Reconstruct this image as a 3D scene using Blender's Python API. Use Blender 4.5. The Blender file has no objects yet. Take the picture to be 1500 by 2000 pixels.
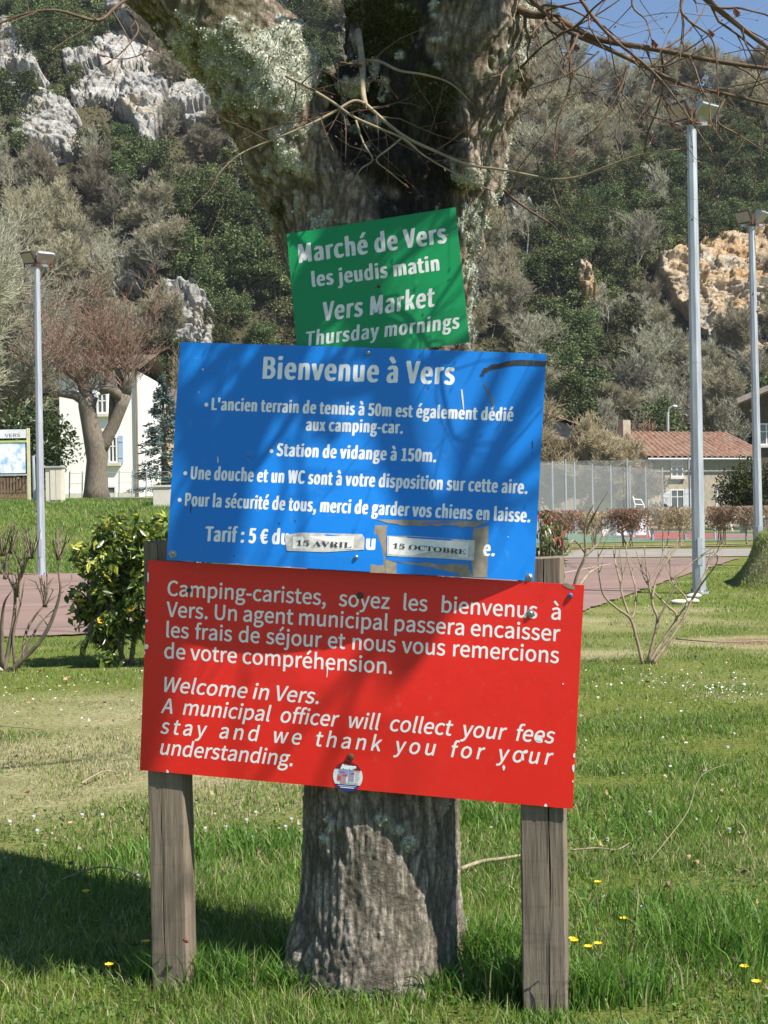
import bpy, bmesh, math, random, os
import numpy as np
from mathutils import Vector, Matrix
random.seed(7)
RS = np.random.RandomState(11)
R = math.radians

# ------------------------------------------------------------------ camera, sky, sun, exposure
SC = bpy.context.scene
COL = SC.collection
EYE = 1.33
FPX = 2800.0                      # focal length in pixels of the 1500 x 2000 photograph
ROLL = R(-1.0)
cam = bpy.data.cameras.new("camera")
cam.sensor_fit = 'VERTICAL'; cam.sensor_height = 36.0
cam.lens = FPX / 2000.0 * 36.0
cam.clip_end = 3000.0
camo = bpy.data.objects.new("camera", cam); COL.objects.link(camo)
camo.matrix_world = Matrix.Translation((0, 0, EYE)) @ Matrix.Rotation(R(90), 4, 'X') @ Matrix.Rotation(ROLL, 4, 'Z')
SC.camera = camo
SUN_AZ, SUN_EL = 56.0, 52.0       # degrees to the right of straight behind the camera; height
SD = np.array([math.sin(R(SUN_AZ)) * math.cos(R(SUN_EL)), -math.cos(R(SUN_AZ)) * math.cos(R(SUN_EL)), math.sin(R(SUN_EL))])
W = bpy.data.worlds.new("World"); SC.world = W; W.use_nodes = True
nt = W.node_tree
sky = nt.nodes.new('ShaderNodeTexSky'); sky.sky_type = 'NISHITA'; sky.sun_disc = False
sky.sun_elevation = R(SUN_EL); sky.sun_rotation = math.atan2(SD[0], SD[1])
sky.air_density = 1.0; sky.dust_density = 0.0; sky.ozone_density = 4.0
bg = nt.nodes['Background']; bg.inputs[1].default_value = 0.075
nt.links.new(sky.outputs[0], bg.inputs[0])
sl = bpy.data.lights.new("sun", 'SUN'); sl.energy = 5.0; sl.angle = R(0.53); sl.color = (1.0, 0.94, 0.84)
slo = bpy.data.objects.new("sun", sl); COL.objects.link(slo)
slo.rotation_euler = Vector(SD).to_track_quat('Z', 'Y').to_euler()
SC.view_settings.view_transform = 'Standard'; SC.view_settings.look = 'None'
SC.view_settings.exposure = 0.92; SC.view_settings.gamma = 1.0
SC.cycles.max_bounces = 6; SC.cycles.transparent_max_bounces = 12

# ------------------------------------------------------------------ pixel -> place helpers
def ray(px, py):
    x = (px - 750.0) / FPX; y = (1000.0 - py) / FPX
    c, s = math.cos(ROLL), math.sin(ROLL)
    return np.array([c * x - s * y, 1.0, s * x + c * y])
def P(px, py, D):
    return np.array([0, 0, EYE]) + ray(px, py) * D
def G(px, py, z=0.0):
    r = ray(px, py); return np.array([0, 0, EYE]) + r * ((z - EYE) / r[2])
def project(p):
    p = np.asarray(p, float); x = p[..., 0] / p[..., 1]; z = (p[..., 2] - EYE) / p[..., 1]
    c, s = math.cos(ROLL), math.sin(ROLL)
    xx = c * x + s * z; zz = -s * x + c * z
    return np.stack([750 + FPX * xx, 1000 - FPX * zz], -1)
def nrm(v):
    v = np.asarray(v, float); return v / (np.linalg.norm(v) + 1e-12)

# ------------------------------------------------------------------ noise (numpy)
_perm = np.random.RandomState(3).rand(1 << 16)
def _h(i, j, k):
    n = (i * 73856093) ^ (j * 19349663) ^ (k * 83492791)
    return _perm[n & 0xffff]
def vnoise(p):
    p = np.asarray(p, float); f = np.floor(p).astype(np.int64); t = p - f; t = t * t * (3 - 2 * t)
    i, j, k = f[:, 0], f[:, 1], f[:, 2]; a, b, c = t[:, 0], t[:, 1], t[:, 2]
    r = 0
    for di in (0, 1):
        for dj in (0, 1):
            for dk in (0, 1):
                r = r + _h(i + di, j + dj, k + dk) * (a if di else 1 - a) * (b if dj else 1 - b) * (c if dk else 1 - c)
    return r
def fbm(p, o=4):
    p = np.asarray(p, float); r = 0; a = .5; s = 0
    for q in range(o):
        r = r + a * vnoise(p * 2.03 ** q + 17.3 * q); s += a; a *= .5
    return r / s
def cells(p):
    "Voronoi: distance to nearest seed, second nearest, id value"
    p = np.asarray(p, float); f = np.floor(p).astype(np.int64)
    d1 = np.full(len(p), 9.); d2 = np.full(len(p), 9.); idv = np.zeros(len(p)); off = np.zeros((len(p), 3))
    for di in (-1, 0, 1):
        for dj in (-1, 0, 1):
            for dk in (-1, 0, 1):
                i, j, k = f[:, 0] + di, f[:, 1] + dj, f[:, 2] + dk
                c = np.stack([i + _h(i, j, k), j + _h(i + 91, j, k), k + _h(i, j + 57, k)], 1)
                dv = p - c; d = np.linalg.norm(dv, axis=1); v = _h(i + 7, j + 13, k + 29)
                m = d < d1
                d2 = np.where(m, d1, np.minimum(d2, d)); idv = np.where(m, v, idv)
                off = np.where(m[:, None], dv, off); d1 = np.where(m, d, d1)
    return d1, d2, idv, off
def sstep(a, b, x):
    t = np.clip((x - a) / (b - a), 0, 1); return t * t * (3 - 2 * t)

# ------------------------------------------------------------------ object helpers
def tag(o, label=None, cat=None, group=None, kind=None):
    if label: o['label'] = label
    if cat: o['category'] = cat
    if group: o['group'] = group
    if kind: o['kind'] = kind
    return o
def empty(name, loc, label, cat, group=None, rz=0.0):
    o = bpy.data.objects.new(name, None); COL.objects.link(o); o.location = Vector(loc); o.rotation_euler = (0, 0, rz)
    o.empty_display_size = .1
    return tag(o, label, cat, group)
def link(name, me, mat, parent=None, smooth=False):
    o = bpy.data.objects.new(name, me); COL.objects.link(o)
    if mat is not None: me.materials.append(mat)
    if parent is not None:
        o.parent = parent
        o.matrix_parent_inverse = Matrix.LocRotScale(parent.location, parent.rotation_euler, parent.scale).inverted()
    if smooth: me.polygons.foreach_set('use_smooth', np.ones(len(me.polygons), bool))
    return o
def npmesh(name, v, f, col=None):
    v = np.asarray(v, np.float32); f = np.asarray(f, np.int32); k = f.shape[1]
    me = bpy.data.meshes.new(name)
    me.vertices.add(len(v)); me.vertices.foreach_set('co', v.ravel())
    me.loops.add(f.size); me.loops.foreach_set('vertex_index', f.ravel())
    me.polygons.add(len(f)); me.polygons.foreach_set('loop_start', np.arange(0, f.size, k, dtype=np.int32))
    me.update(calc_edges=True)
    if col is not None:
        a = me.color_attributes.new('Col', 'FLOAT_COLOR', 'POINT')
        c = np.ones((len(v), 4), np.float32); c[:, :3] = col
        a.data.foreach_set('color', c.ravel())
    return me
class MB:
    def __init__(s): s.v = []; s.f = []
    def add(s, v, f):
        n = len(s.v); s.v += [tuple(map(float, q)) for q in v]; s.f += [tuple(n + i for i in g) for g in f]; return s
    def hexa(s, c8):
        return s.add(c8, [(0, 3, 2, 1), (4, 5, 6, 7), (0, 1, 5, 4), (1, 2, 6, 5), (2, 3, 7, 6), (3, 0, 4, 7)])
    def box(s, c, size, ax=None):
        ax = np.eye(3) if ax is None else np.asarray(ax)
        c = np.asarray(c, float); h = np.asarray(size) / 2.0
        q = [c + ax[0] * h[0] * a + ax[1] * h[1] * b + ax[2] * h[2] * d for d in (-1, 1) for a, b in ((-1, -1), (1, -1), (1, 1), (-1, 1))]
        return s.hexa(q)
    def bar(s, a, b, w, h=None, up=(0, 0, 1)):
        a = np.asarray(a, float); b = np.asarray(b, float); d = b - a; L = np.linalg.norm(d); d = d / L
        x = np.cross(d, up)
        if np.linalg.norm(x) < 1e-3: x = np.cross(d, (0, 1, 0))
        x = nrm(x); y = np.cross(x, d)
        return s.box((a + b) / 2, (w, L, h or w), (x, d, y))
    def tube(s, pts, rad, n=8, cap=True):
        pts = [np.asarray(p, float) for p in pts]
        if np.isscalar(rad): rad = [rad] * len(pts)
        rings = []; x = None
        for i, p in enumerate(pts):
            t = nrm(pts[min(i + 1, len(pts) - 1)] - pts[max(i - 1, 0)])
            if x is None:
                x = np.cross(t, (0, 0, 1)) if abs(t[2]) < .9 else np.cross(t, (0, 1, 0))
            x = nrm(x - t * np.dot(x, t)); y = np.cross(t, x)
            rings.append([p + rad[i] * (math.cos(2 * math.pi * k / n) * x + math.sin(2 * math.pi * k / n) * y) for k in range(n)])
        v = [q for r_ in rings for q in r_]; f = []
        for i in range(len(pts) - 1):
            for k in range(n):
                a = i * n + k; b = i * n + (k + 1) % n; f.append((a, b, b + n, a + n))
        if cap: f.append(tuple(range(n - 1, -1, -1))); f.append(tuple((len(pts) - 1) * n + k for k in range(n)))
        return s.add(v, f)
    def disc(s, c, nn, r, th, n=16):
        c = np.asarray(c, float); nn = nrm(nn); return s.tube([c, c + nn * th], r, n)
    def mesh(s, name):
        me = bpy.data.meshes.new(name); me.from_pydata(s.v, [], s.f); me.update(); return me
    def build(s, name, mat, parent=None, smooth=False):
        return link(name, s.mesh(name), mat, parent, smooth)
def bevel(o, w, seg=2):
    bm = bmesh.new(); bm.from_mesh(o.data)
    bmesh.ops.recalc_face_normals(bm, faces=bm.faces)
    bmesh.ops.bevel(bm, geom=list(bm.edges), offset=w, segments=seg, affect='EDGES', clamp_overlap=True)
    bm.to_mesh(o.data); bm.free(); return o
def segmesh(name, segs, n=4, col=None):
    "many tapered twigs: segs (N,8) p0 p1 r0 r1"
    S = np.asarray(segs, float); a = S[:, 0:3]; b = S[:, 3:6]; t = b - a; t /= np.linalg.norm(t, axis=1)[:, None] + 1e-9
    ref = np.where(np.abs(t[:, 2:3]) < .9, np.array([[0, 0, 1.]]), np.array([[0, 1., 0]]))
    x = np.cross(t, ref); x /= np.linalg.norm(x, axis=1)[:, None] + 1e-9; y = np.cross(t, x)
    vs = []
    for (p, r) in ((a, S[:, 6]), (b, S[:, 7])):
        for k in range(n):
            an = 2 * math.pi * k / n
            vs.append(p + r[:, None] * (math.cos(an) * x + math.sin(an) * y))
    V = np.stack(vs, 1).reshape(-1, 3)
    base = (np.arange(len(S)) * 2 * n)[:, None]
    fs = np.concatenate([base + np.array([[k, (k + 1) % n, n + (k + 1) % n, n + k]]) for k in range(n)], 0)
    c = None if col is None else np.repeat(np.asarray(col), 2 * n, axis=0)
    return npmesh(name, V, fs, c)
def cards(name, c, size, col=None, up=None, aspect=.45, fold=.15, rs=RS, flat=0.0):
    "leaf-shaped diamonds (6 verts, 2 quads) scattered at points c"
    c = np.asarray(c, float); N = len(c); size = np.broadcast_to(np.asarray(size, float), (N,))
    d = rs.normal(size=(N, 3))
    if up is not None: d = d * .7 + np.asarray(up)
    d[:, 2] *= (1 - flat)
    d /= np.linalg.norm(d, axis=1)[:, None]
    e = rs.normal(size=(N, 3)); e[:, 2] *= (1 - flat); x = np.cross(d, e)
    if flat > 0: x = x * np.array([1, 1, .3])
    x = np.cross(d, np.cross(d, e)) if flat > 0 else x
    x /= np.linalg.norm(x, axis=1)[:, None] + 1e-9; nn = np.cross(d, x)
    L = size[:, None]; w = L * aspect * .5
    p0 = c - d * L * .5; p3 = c + d * L * .5
    m1 = c - d * L * .1 + nn * L * fold; m2 = c + d * L * .2 + nn * L * fold * .8
    a1 = c - d * L * .1 + x * w; a2 = c - d * L * .1 - x * w
    V = np.stack([p0, a1, p3, a2, m1, m2], 1).reshape(-1, 3)
    b = (np.arange(N) * 6)[:, None]
    F = np.concatenate([b + np.array([[0, 1, 2, 5]]), b + np.array([[0, 5, 2, 3]])], 0)
    cc = None if col is None else np.repeat(np.asarray(col), 6, axis=0)
    return npmesh(name, V, F, cc)

# ------------------------------------------------------------------ materials
def newmat(name):
    m = bpy.data.materials.new(name); m.use_nodes = True
    return m, m.node_tree, m.node_tree.nodes['Principled BSDF']
def nz(t, scale, detail=5, rough=.55, vec=None, kind='ShaderNodeTexNoise'):
    n = t.nodes.new(kind); n.inputs['Scale'].default_value = scale
    if 'Detail' in n.inputs: n.inputs['Detail'].default_value = detail
    if 'Roughness' in n.inputs: n.inputs['Roughness'].default_value = rough
    if vec is not None: t.links.new(vec, n.inputs['Vector'])
    return n
def coords(t, scale=(1, 1, 1), obj=True):
    tc = t.nodes.new('ShaderNodeTexCoord'); mp = t.nodes.new('ShaderNodeMapping'); mp.inputs['Scale'].default_value = scale
    t.links.new(tc.outputs['Object' if obj else 'Generated'], mp.inputs['Vector']); return mp.outputs[0]
def ramp(t, fac, stops):
    r = t.nodes.new('ShaderNodeValToRGB'); e = r.color_ramp.elements
    while len(e) < len(stops): e.new(.5)
    for q, (p, c) in zip(e, stops): q.position = p; q.color = (*c, 1)
    t.links.new(fac, r.inputs[0]); return r.outputs[0]
def mixc(t, fac, a, b, mode='MIX'):
    m = t.nodes.new('ShaderNodeMix'); m.data_type = 'RGBA'; m.blend_type = mode
    for i, q in ((0, fac), (6, a), (7, b)):
        if isinstance(q, (int, float)): m.inputs[i].default_value = q
        elif isinstance(q, tuple): m.inputs[i].default_value = (*q, 1)
        else: t.links.new(q, m.inputs[i])
    return m.outputs[2]
def bump(t, b, h, strength=.4, dist=.01):
    n = t.nodes.new('ShaderNodeBump'); n.inputs['Strength'].default_value = strength; n.inputs['Distance'].default_value = dist
    t.links.new(h, n.inputs['Height']); t.links.new(n.outputs[0], b.inputs['Normal'])
def mat(name, c1, c2=None, scale=8, rough=.8, st=(1, 1, 1), bmp=0, bd=.01, metal=0, spec=.5, rnd=0, lo=.35, hi=.65, coat=0):
    m, t, b = newmat(name); b.inputs['Roughness'].default_value = rough; b.inputs['Metallic'].default_value = metal
    b.inputs['Specular IOR Level'].default_value = spec; b.inputs['Coat Weight'].default_value = coat
    if c2 is None: c2 = tuple(x * .82 for x in c1)
    n = nz(t, scale, 6, .6, coords(t, st)); c = ramp(t, n.outputs[0], [(lo, c1), (hi, c2)])
    if rnd:
        oi = t.nodes.new('ShaderNodeObjectInfo'); hs = t.nodes.new('ShaderNodeHueSaturation')
        mr = t.nodes.new('ShaderNodeMapRange'); mr.inputs[3].default_value = 1 - rnd; mr.inputs[4].default_value = 1 + rnd
        t.links.new(oi.outputs['Random'], mr.inputs[0]); t.links.new(mr.outputs[0], hs.inputs['Value']); t.links.new(c, hs.inputs['Color']); c = hs.outputs[0]
    t.links.new(c, b.inputs['Base Color'])
    if bmp: bump(t, b, n.outputs[0], bmp, bd)
    return m
def vcolmat(name, rough=.7, spec=.3, trans=0.0, rnd=0, coat=0):
    m, t, b = newmat(name); a = t.nodes.new('ShaderNodeVertexColor'); a.layer_name = 'Col'; c = a.outputs[0]
    if rnd:
        oi = t.nodes.new('ShaderNodeObjectInfo'); hs = t.nodes.new('ShaderNodeHueSaturation')
        mr = t.nodes.new('ShaderNodeMapRange'); mr.inputs[3].default_value = 1 - rnd; mr.inputs[4].default_value = 1 + rnd
        mh = t.nodes.new('ShaderNodeMapRange'); mh.inputs[3].default_value = .48; mh.inputs[4].default_value = .515
        t.links.new(oi.outputs['Random'], mr.inputs[0]); t.links.new(mr.outputs[0], hs.inputs['Value'])
        t.links.new(oi.outputs['Random'], mh.inputs[0]); t.links.new(mh.outputs[0], hs.inputs['Hue'])
        t.links.new(c, hs.inputs['Color']); c = hs.outputs[0]
    t.links.new(c, b.inputs['Base Color']); b.inputs['Roughness'].default_value = rough; b.inputs['Specular IOR Level'].default_value = spec
    b.inputs['Coat Weight'].default_value = coat
    if trans:
        out = t.nodes['Material Output']; tr = t.nodes.new('ShaderNodeBsdfTranslucent'); mx = t.nodes.new('ShaderNodeMixShader')
        t.links.new(c, tr.inputs[0]); mx.inputs[0].default_value = trans
        t.links.new(b.outputs[0], mx.inputs[1]); t.links.new(tr.outputs[0], mx.inputs[2]); t.links.new(mx.outputs[0], out.inputs[0])
    return m
def paint(name, c, dirt=(.3, .28, .22), amt=.18, rough=.32):
    m, t, b = newmat(name); v = coords(t)
    n1 = nz(t, 3, 6, .65, v); n2 = nz(t, 45, 4, .6, v)
    f = ramp(t, n2.outputs[0], [(.62, (0, 0, 0)), (.8, (amt,) * 3)])
    c1 = mixc(t, n1.outputs[0], tuple(x * .94 for x in c), tuple(min(1, x * 1.04) for x in c))
    n3 = nz(t, 1.0, 6, .7, coords(t, (26, 26, 1.6))); f2 = ramp(t, n3.outputs[0], [(.56, (0, 0, 0)), (.78, (amt * .8,) * 3)])
    c1 = mixc(t, f2, c1, tuple(x * .55 + .02 for x in c)); n4 = nz(t, .9, 3, .5, v)
    c1 = mixc(t, ramp(t, n4.outputs[0], [(.45, (0, 0, 0)), (.75, (.10,) * 3)]), c1, tuple(x * .85 + .12 for x in c))
    t.links.new(mixc(t, f, c1, dirt), b.inputs['Base Color']); b.inputs['Specular IOR Level'].default_value = .32
    r = t.nodes.new('ShaderNodeMapRange'); r.inputs[3].default_value = rough - .08; r.inputs[4].default_value = rough + .15
    t.links.new(n1.outputs[0], r.inputs[0]); t.links.new(r.outputs[0], b.inputs['Roughness'])
    bump(t, b, n1.outputs[0], .14, .02); return m
M = {}
M['red'] = paint('red sign paint', (.80, .024, .018), amt=.22)
M['blue'] = paint('blue sign paint', (.004, .20, .69), amt=.22)
M['green'] = paint('green sign paint', (.006, .24, .075), amt=.2)
M['letter'] = mat('white lettering', (.90, .90, .90), (.85, .85, .85), 60, .45)
M['letter_grey'] = mat('greyed lettering', (.74, .74, .73), (.6, .61, .6), 60, .5)
M['black'] = mat('black ink', (.02, .02, .025), (.05, .05, .05), 90, .6)
M['tape'] = mat('brown tape residue', (.34, .29, .22), (.23, .19, .145), 40, .5)
M['cleartape'] = mat('clear tape edge', (.62, .62, .60), (.45, .42, .38), 70, .25)
M['paperstrip'] = mat('paper strip', (.86, .85, .82), (.7, .69, .66), 40, .4)
M['steel'] = mat('zinc steel', (.42, .43, .44), (.25, .25, .25), 120, .4, metal=.8)
M['rust'] = mat('rusty screw', (.12, .06, .035), (.06, .03, .02), 90, .7)
M['bluecap'] = mat('blue cap', (.05, .11, .35), None, 30, .4)
M['galv'] = mat('galvanised pole', (.50, .53, .57), (.30, .33, .37), 5, .5, st=(3, 3, .35), metal=.35, lo=.3, hi=.72)
M['darkmetal'] = mat('dark lamp housing', (.10, .085, .075), (.05, .045, .045), 20, .5, metal=.3)
M['rustpart'] = mat('rust brown bracket', (.20, .07, .035), (.10, .05, .03), 30, .7)
M['lampglass'] = mat('lamp glass', (.35, .33, .27), (.28, .27, .22), 5, .12, spec=.8)
M['whitemetal'] = mat('white painted metal', (.8, .82, .80), (.68, .72, .7), 12, .4)

def woodmat():
    m, t, b = newmat('weathered post wood'); v = coords(t, (26, 26, 1.2)); n = nz(t, 3.2, 8, .7, v)
    v2 = coords(t, (3, 3, 1.5)); n2 = nz(t, 1.5, 5, .6, v2)
    n3 = nz(t, 40, 3, .6, coords(t, (.1, .1, 1.0)))
    c = ramp(t, n.outputs[0], [(.25, (.065, .05, .038)), (.5, (.165, .132, .10)), (.75, (.27, .225, .175))])
    c = mixc(t, ramp(t, n2.outputs[0], [(.4, (0, 0, 0)), (.75, (.55,) * 3)]), c, (.27, .20, .13))
    c = mixc(t, ramp(t, n3.outputs[0], [(.58, (0, 0, 0)), (.68, (.35,) * 3)]), c, (.09, .075, .06))
    t.links.new(c, b.inputs['Base Color']); b.inputs['Roughness'].default_value = .9; bump(t, b, n.outputs[0], .7, .006); return m
M['wood'] = woodmat()
def barkmat():
    m, t, b = newmat('lime tree bark'); a = t.nodes.new('ShaderNodeVertexColor'); a.layer_name = 'Col'
    v = coords(t); n = nz(t, 90, 6, .7, v); n2 = nz(t, 14, 5, .6, v)
    c = mixc(t, ramp(t, n.outputs[0], [(.3, (.55,) * 3), (.7, (1.25,) * 3)]), a.outputs[0], a.outputs[0])
    c = mixc(t, 1.0, a.outputs[0], ramp(t, n.outputs[0], [(.3, (.5,) * 3), (.72, (1.3,) * 3)]), 'MULTIPLY')
    c = mixc(t, ramp(t, n2.outputs[0], [(.55, (0, 0, 0)), (.68, (.45,) * 3)]), c, (.10, .105, .075))
    t.links.new(c, b.inputs['Base Color']); b.inputs['Roughness'].default_value = .95; b.inputs['Specular IOR Level'].default_value = .15
    vo = nz(t, 1.0, vec=coords(t, (75, 75, 16)), kind='ShaderNodeTexVoronoi'); vo.feature = 'DISTANCE_TO_EDGE'
    ma = t.nodes.new('ShaderNodeMath'); ma.operation = 'ADD'; t.links.new(n.outputs[0], ma.inputs[0]); t.links.new(vo.outputs['Distance'], ma.inputs[1])
    c2_ = mixc(t, 1.0, c, ramp(t, vo.outputs['Distance'], [(.0, (.6,) * 3), (.14, (1.16,) * 3)]), 'MULTIPLY'); t.links.new(c2_, b.inputs['Base Color'])
    bump(t, b, ma.outputs[0], 1.0, .008); return m
M['bark'] = barkmat()
M['twig'] = mat('brown twig', (.16, .10, .06), (.08, .055, .04), 30, .7, spec=.3)
M['twigpale'] = mat('pale twig', (.33, .27, .17), (.2, .16, .11), 30, .75)
M['bud'] = mat('red bud', (.24, .075, .05), (.15, .06, .04), 60, .5)
M['lichen'] = vcolmat('lichen flakes', .9, .1, .15)
M['grass'] = vcolmat('grass blades', .5, .3, .42)
M['leaf'] = vcolmat('glossy leaves', .32, .5, .18, coat=.15)
M['hillleaf'] = vcolmat('evergreen leaves', .7, .2, .15, rnd=.42)
M['hilltwig'] = vcolmat('bare twigs', .9, .1, 0, rnd=.3)
M['needle'] = vcolmat('blue spruce needles', .7, .2)

# ------------------------------------------------------------------ terrain
DRY = [(-1.45, 7.7, 1.7, 1.9, 1.0), (-1.9, 9.8, 1.8, 1.4, .7), (1.7, 13.0, 1.3, .5, .75), (2.9, 11.0, 1.1, .8, .2), (-.8, 6.5, .7, .35, .55), (2.2, 16.5, 2.2, 1.6, .55), (-1.5, 12.6, 1.2, .35, .5), (3.75, 14.0, 1.15, .75, 2.2), (3.2, 18.6, 1.6, .8, .5)]
def dryness(x, y):
    d = np.zeros(np.shape(x))
    for cx, cy, rx, ry, a in DRY:
        d = np.maximum(d, a * (1 - sstep(.3, 1.2, np.hypot((x - cx) / rx, (y - cy) / ry))))
    n = fbm(np.stack([np.ravel(x) * 1.7, np.ravel(y) * 1.1, np.zeros(np.size(x))], 1), 4).reshape(np.shape(x))
    return np.clip(d * (.45 + 1.1 * n) + sstep(.55, .8, n) * .35, 0, 1)
def zlow(x, y):
    x = np.asarray(x, float); y = np.asarray(y, float)
    bank = 1.85 * sstep(33.5, 47, y) * (1 - sstep(-4.6, -1.5, x)) + .02 * np.clip(y - 47, 0, 60) * (1 - sstep(-4.6, -1.5, x))
    n = fbm(np.stack([np.ravel(x) * .9, np.ravel(y) * .9, 0 * np.ravel(x)], 1), 3).reshape(x.shape)
    edge = 5.85 + .16 * (y - 22.5) + .5 * (n - .5)
    mound = (.42 * np.clip(y - 21.2, 0, 1.9) + .3 * (n - .5) * sstep(21.2, 22, y)) * sstep(edge - .2, edge + .35, x) * (1 - sstep(24.5, 28, y)) * (1 + .28 * np.clip(x - 6.0, 0, 3))
    bumpy = .05 * (n - .5) * sstep(4.2, 7, y) * (1 - sstep(11, 14, y))
    return bank + mound + bumpy
def zhill(x, y):
    x = np.asarray(x, float); y = np.asarray(y, float)
    k = sstep(2, 26, x)
    crest = 240 * (1 - k) + 171 * k
    slope = .95 * (1 - k) + .80 * k
    y0 = 98 + 10 * sstep(10, 30, x) - 6 * sstep(-10, -40, x)
    t = np.minimum(y, crest) - y0
    z = slope * np.maximum(t, 0)
    z = np.where(y > crest, z + .06 * (y - crest), z)
    q = np.stack([np.ravel(x) / 22, np.ravel(y) / 22, 0 * np.ravel(x)], 1)
    n = (fbm(q, 4) - .5).reshape(x.shape)
    return z + n * 12 * sstep(0, 25, t)
def zground(x, y):
    return zlow(x, y) * (1 - sstep(88, 100, np.asarray(y, float))) + zhill(x, y) + 1.5 * sstep(70, 98, np.asarray(y, float)) * sstep(-2, -6, np.asarray(x, float)) * 0

def groundmat():
    m, t, b = newmat('lawn soil and thatch'); a = t.nodes.new('ShaderNodeVertexColor'); a.layer_name = 'Col'
    v = coords(t); n = nz(t, 2.2, 8, .65, v); n2 = nz(t, 26, 6, .7, v); n3 = nz(t, 130, 4, .7, v)
    g = ramp(t, n2.outputs[0], [(.28, (.05, .075, .012)), (.5, (.14, .175, .035)), (.72, (.24, .25, .075))])
    d = ramp(t, n2.outputs[0], [(.25, (.15, .13, .06)), (.5, (.34, .31, .165)), (.75, (.50, .46, .29))])
    s = t.nodes.new('ShaderNodeSeparateColor'); t.links.new(a.outputs[0], s.inputs[0])
    c = mixc(t, s.outputs[0], g, d); c = mixc(t, s.outputs[2], c, (.26, .175, .105))
    c = mixc(t, ramp(t, n.outputs[0], [(.5, (0, 0, 0)), (.7, (.35,) * 3)]), c, (.13, .10, .05))
    c = mixc(t, 1.0, c, ramp(t, n3.outputs[0], [(.3, (.6,) * 3), (.7, (1.25,) * 3)]), 'MULTIPLY')
    c = mixc(t, s.outputs[1], c, ramp(t, n2.outputs[0], [(.3, (.03, .03, .014)), (.55, (.075, .07, .038)), (.75, (.13, .115, .075))]))
    t.links.new(c, b.inputs['Base Color']); b.inputs['Roughness'].default_value = 1; b.inputs['Specular IOR Level'].default_value = .1
    bump(t, b, n2.outputs[0], .8, .04); return m
M['ground'] = groundmat()
def grid_sheet(xs, ys, zf):
    X, Y = np.meshgrid(xs, ys); Z = zf(X, Y); nx, ny = len(xs), len(ys)
    V = np.stack([X, Y, Z], -1).reshape(-1, 3); i = np.arange((ny - 1) * nx).reshape(ny - 1, nx)[:, :-1].ravel()
    return V, np.stack([i, i + 1, i + nx + 1, i + nx], 1)
xs = np.unique(np.concatenate([np.linspace(-5, 8, 190), np.linspace(-30, -5, 45), np.linspace(7, 30, 40), np.linspace(-160, -30, 40), np.linspace(30, 160, 40), [-900, -500, -300, 300, 500, 900]]))
ys = np.unique(np.concatenate([np.linspace(-60, 2, 20), np.linspace(2, 30, 230), np.linspace(30, 60, 70), np.linspace(60, 250, 150), [300, 450, 700, 1200]]))
V, F = grid_sheet(xs, ys, zground)
colr = np.zeros((len(V), 3)); colr[:, 0] = dryness(V[:, 0], V[:, 1]) * (V[:, 1] < 60) + .35 * (V[:, 1] > 100)
mnd = sstep(.05, .3, V[:, 2]) * ((V[:, 0] > 4) & (V[:, 1] < 30)) * (1 - sstep(6.0, 6.9, V[:, 0]))
colr[:, 0] = np.maximum(colr[:, 0], .7 * mnd)
colr[:, 1] = sstep(90, 104, V[:, 1])
colr[:, 2] = sstep(.75, 1.15, 1.6 - np.hypot((V[:, 0] - 3.9) / 1.15, (V[:, 1] - 14.0) / .62) + .6 * (fbm(V * 2.2, 3) - .5))
gnd = link('ground', npmesh('ground', V, F, colr), M['ground'], None, True); tag(gnd, 'lawn rising on the left and running back to the wooded hillside', 'ground', kind='structure')

# flat sheets : tennis courts, lines, road
def sheet(name, poly, z, m, label=None, cat=None):
    me = bpy.data.meshes.new(name); me.from_pydata([(p[0], p[1], z) for p in poly], [], [tuple(range(len(poly)))]); me.update()
    o = link(name, me, m); return tag(o, label, cat, kind='structure')
def courtmat():
    m, t, b = newmat('faded red court'); v = coords(t); n = nz(t, .5, 6, .6, v); n2 = nz(t, 50, 3, .6, v)
    c = ramp(t, n.outputs[0], [(.3, (.255, .165, .14)), (.7, (.185, .125, .105))])
    c = mixc(t, 1.0, c, ramp(t, n2.outputs[0], [(.3, (.8,) * 3), (.7, (1.12,) * 3)]), 'MULTIPLY')
    n4 = nz(t, .16, 4, .6, v); c = mixc(t, ramp(t, n4.outputs[0], [(.5, (0, 0, 0)), (.62, (.4,) * 3)]), c, (.16, .125, .11))
    vo = nz(t, .22, vec=v, kind='ShaderNodeTexVoronoi'); vo.feature = 'DISTANCE_TO_EDGE'; c = mixc(t, ramp(t, vo.outputs['Distance'], [(0, (.7,) * 3), (.012, (0, 0, 0))]), c, (.08, .06, .05))
    t.links.new(c, b.inputs['Base Color']); b.inputs['Roughness'].default_value = .95; return m
M['court'] = courtmat()
M['road'] = mat('grey road', (.27, .245, .22), (.20, .185, .165), 1.5, .95)
M['line'] = mat('worn white line', (.62, .56, .52), (.42, .34, .30), 4, .9)
M['crack'] = mat('dark court joint', (.09, .055, .05), None, 4, .9)
M['greencourt'] = mat('green court', (.12, .19, .13), (.10, .15, .11), 1, .9)
M['redcourt'] = mat('dark red court', (.27, .08, .075), (.22, .07, .06), 1, .9)
cp = [G(-900, 1258), G(-100, 1248), G(140, 1243), G(300, 1234), G(760, 1206), G(1120, 1200), G(1185, 1180), G(1260, 1152), G(1340, 1124), G(1445, 1091), G(1090, 1092), G(330, 1115), G(60, 1121), G(-900, 1140)]
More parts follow.
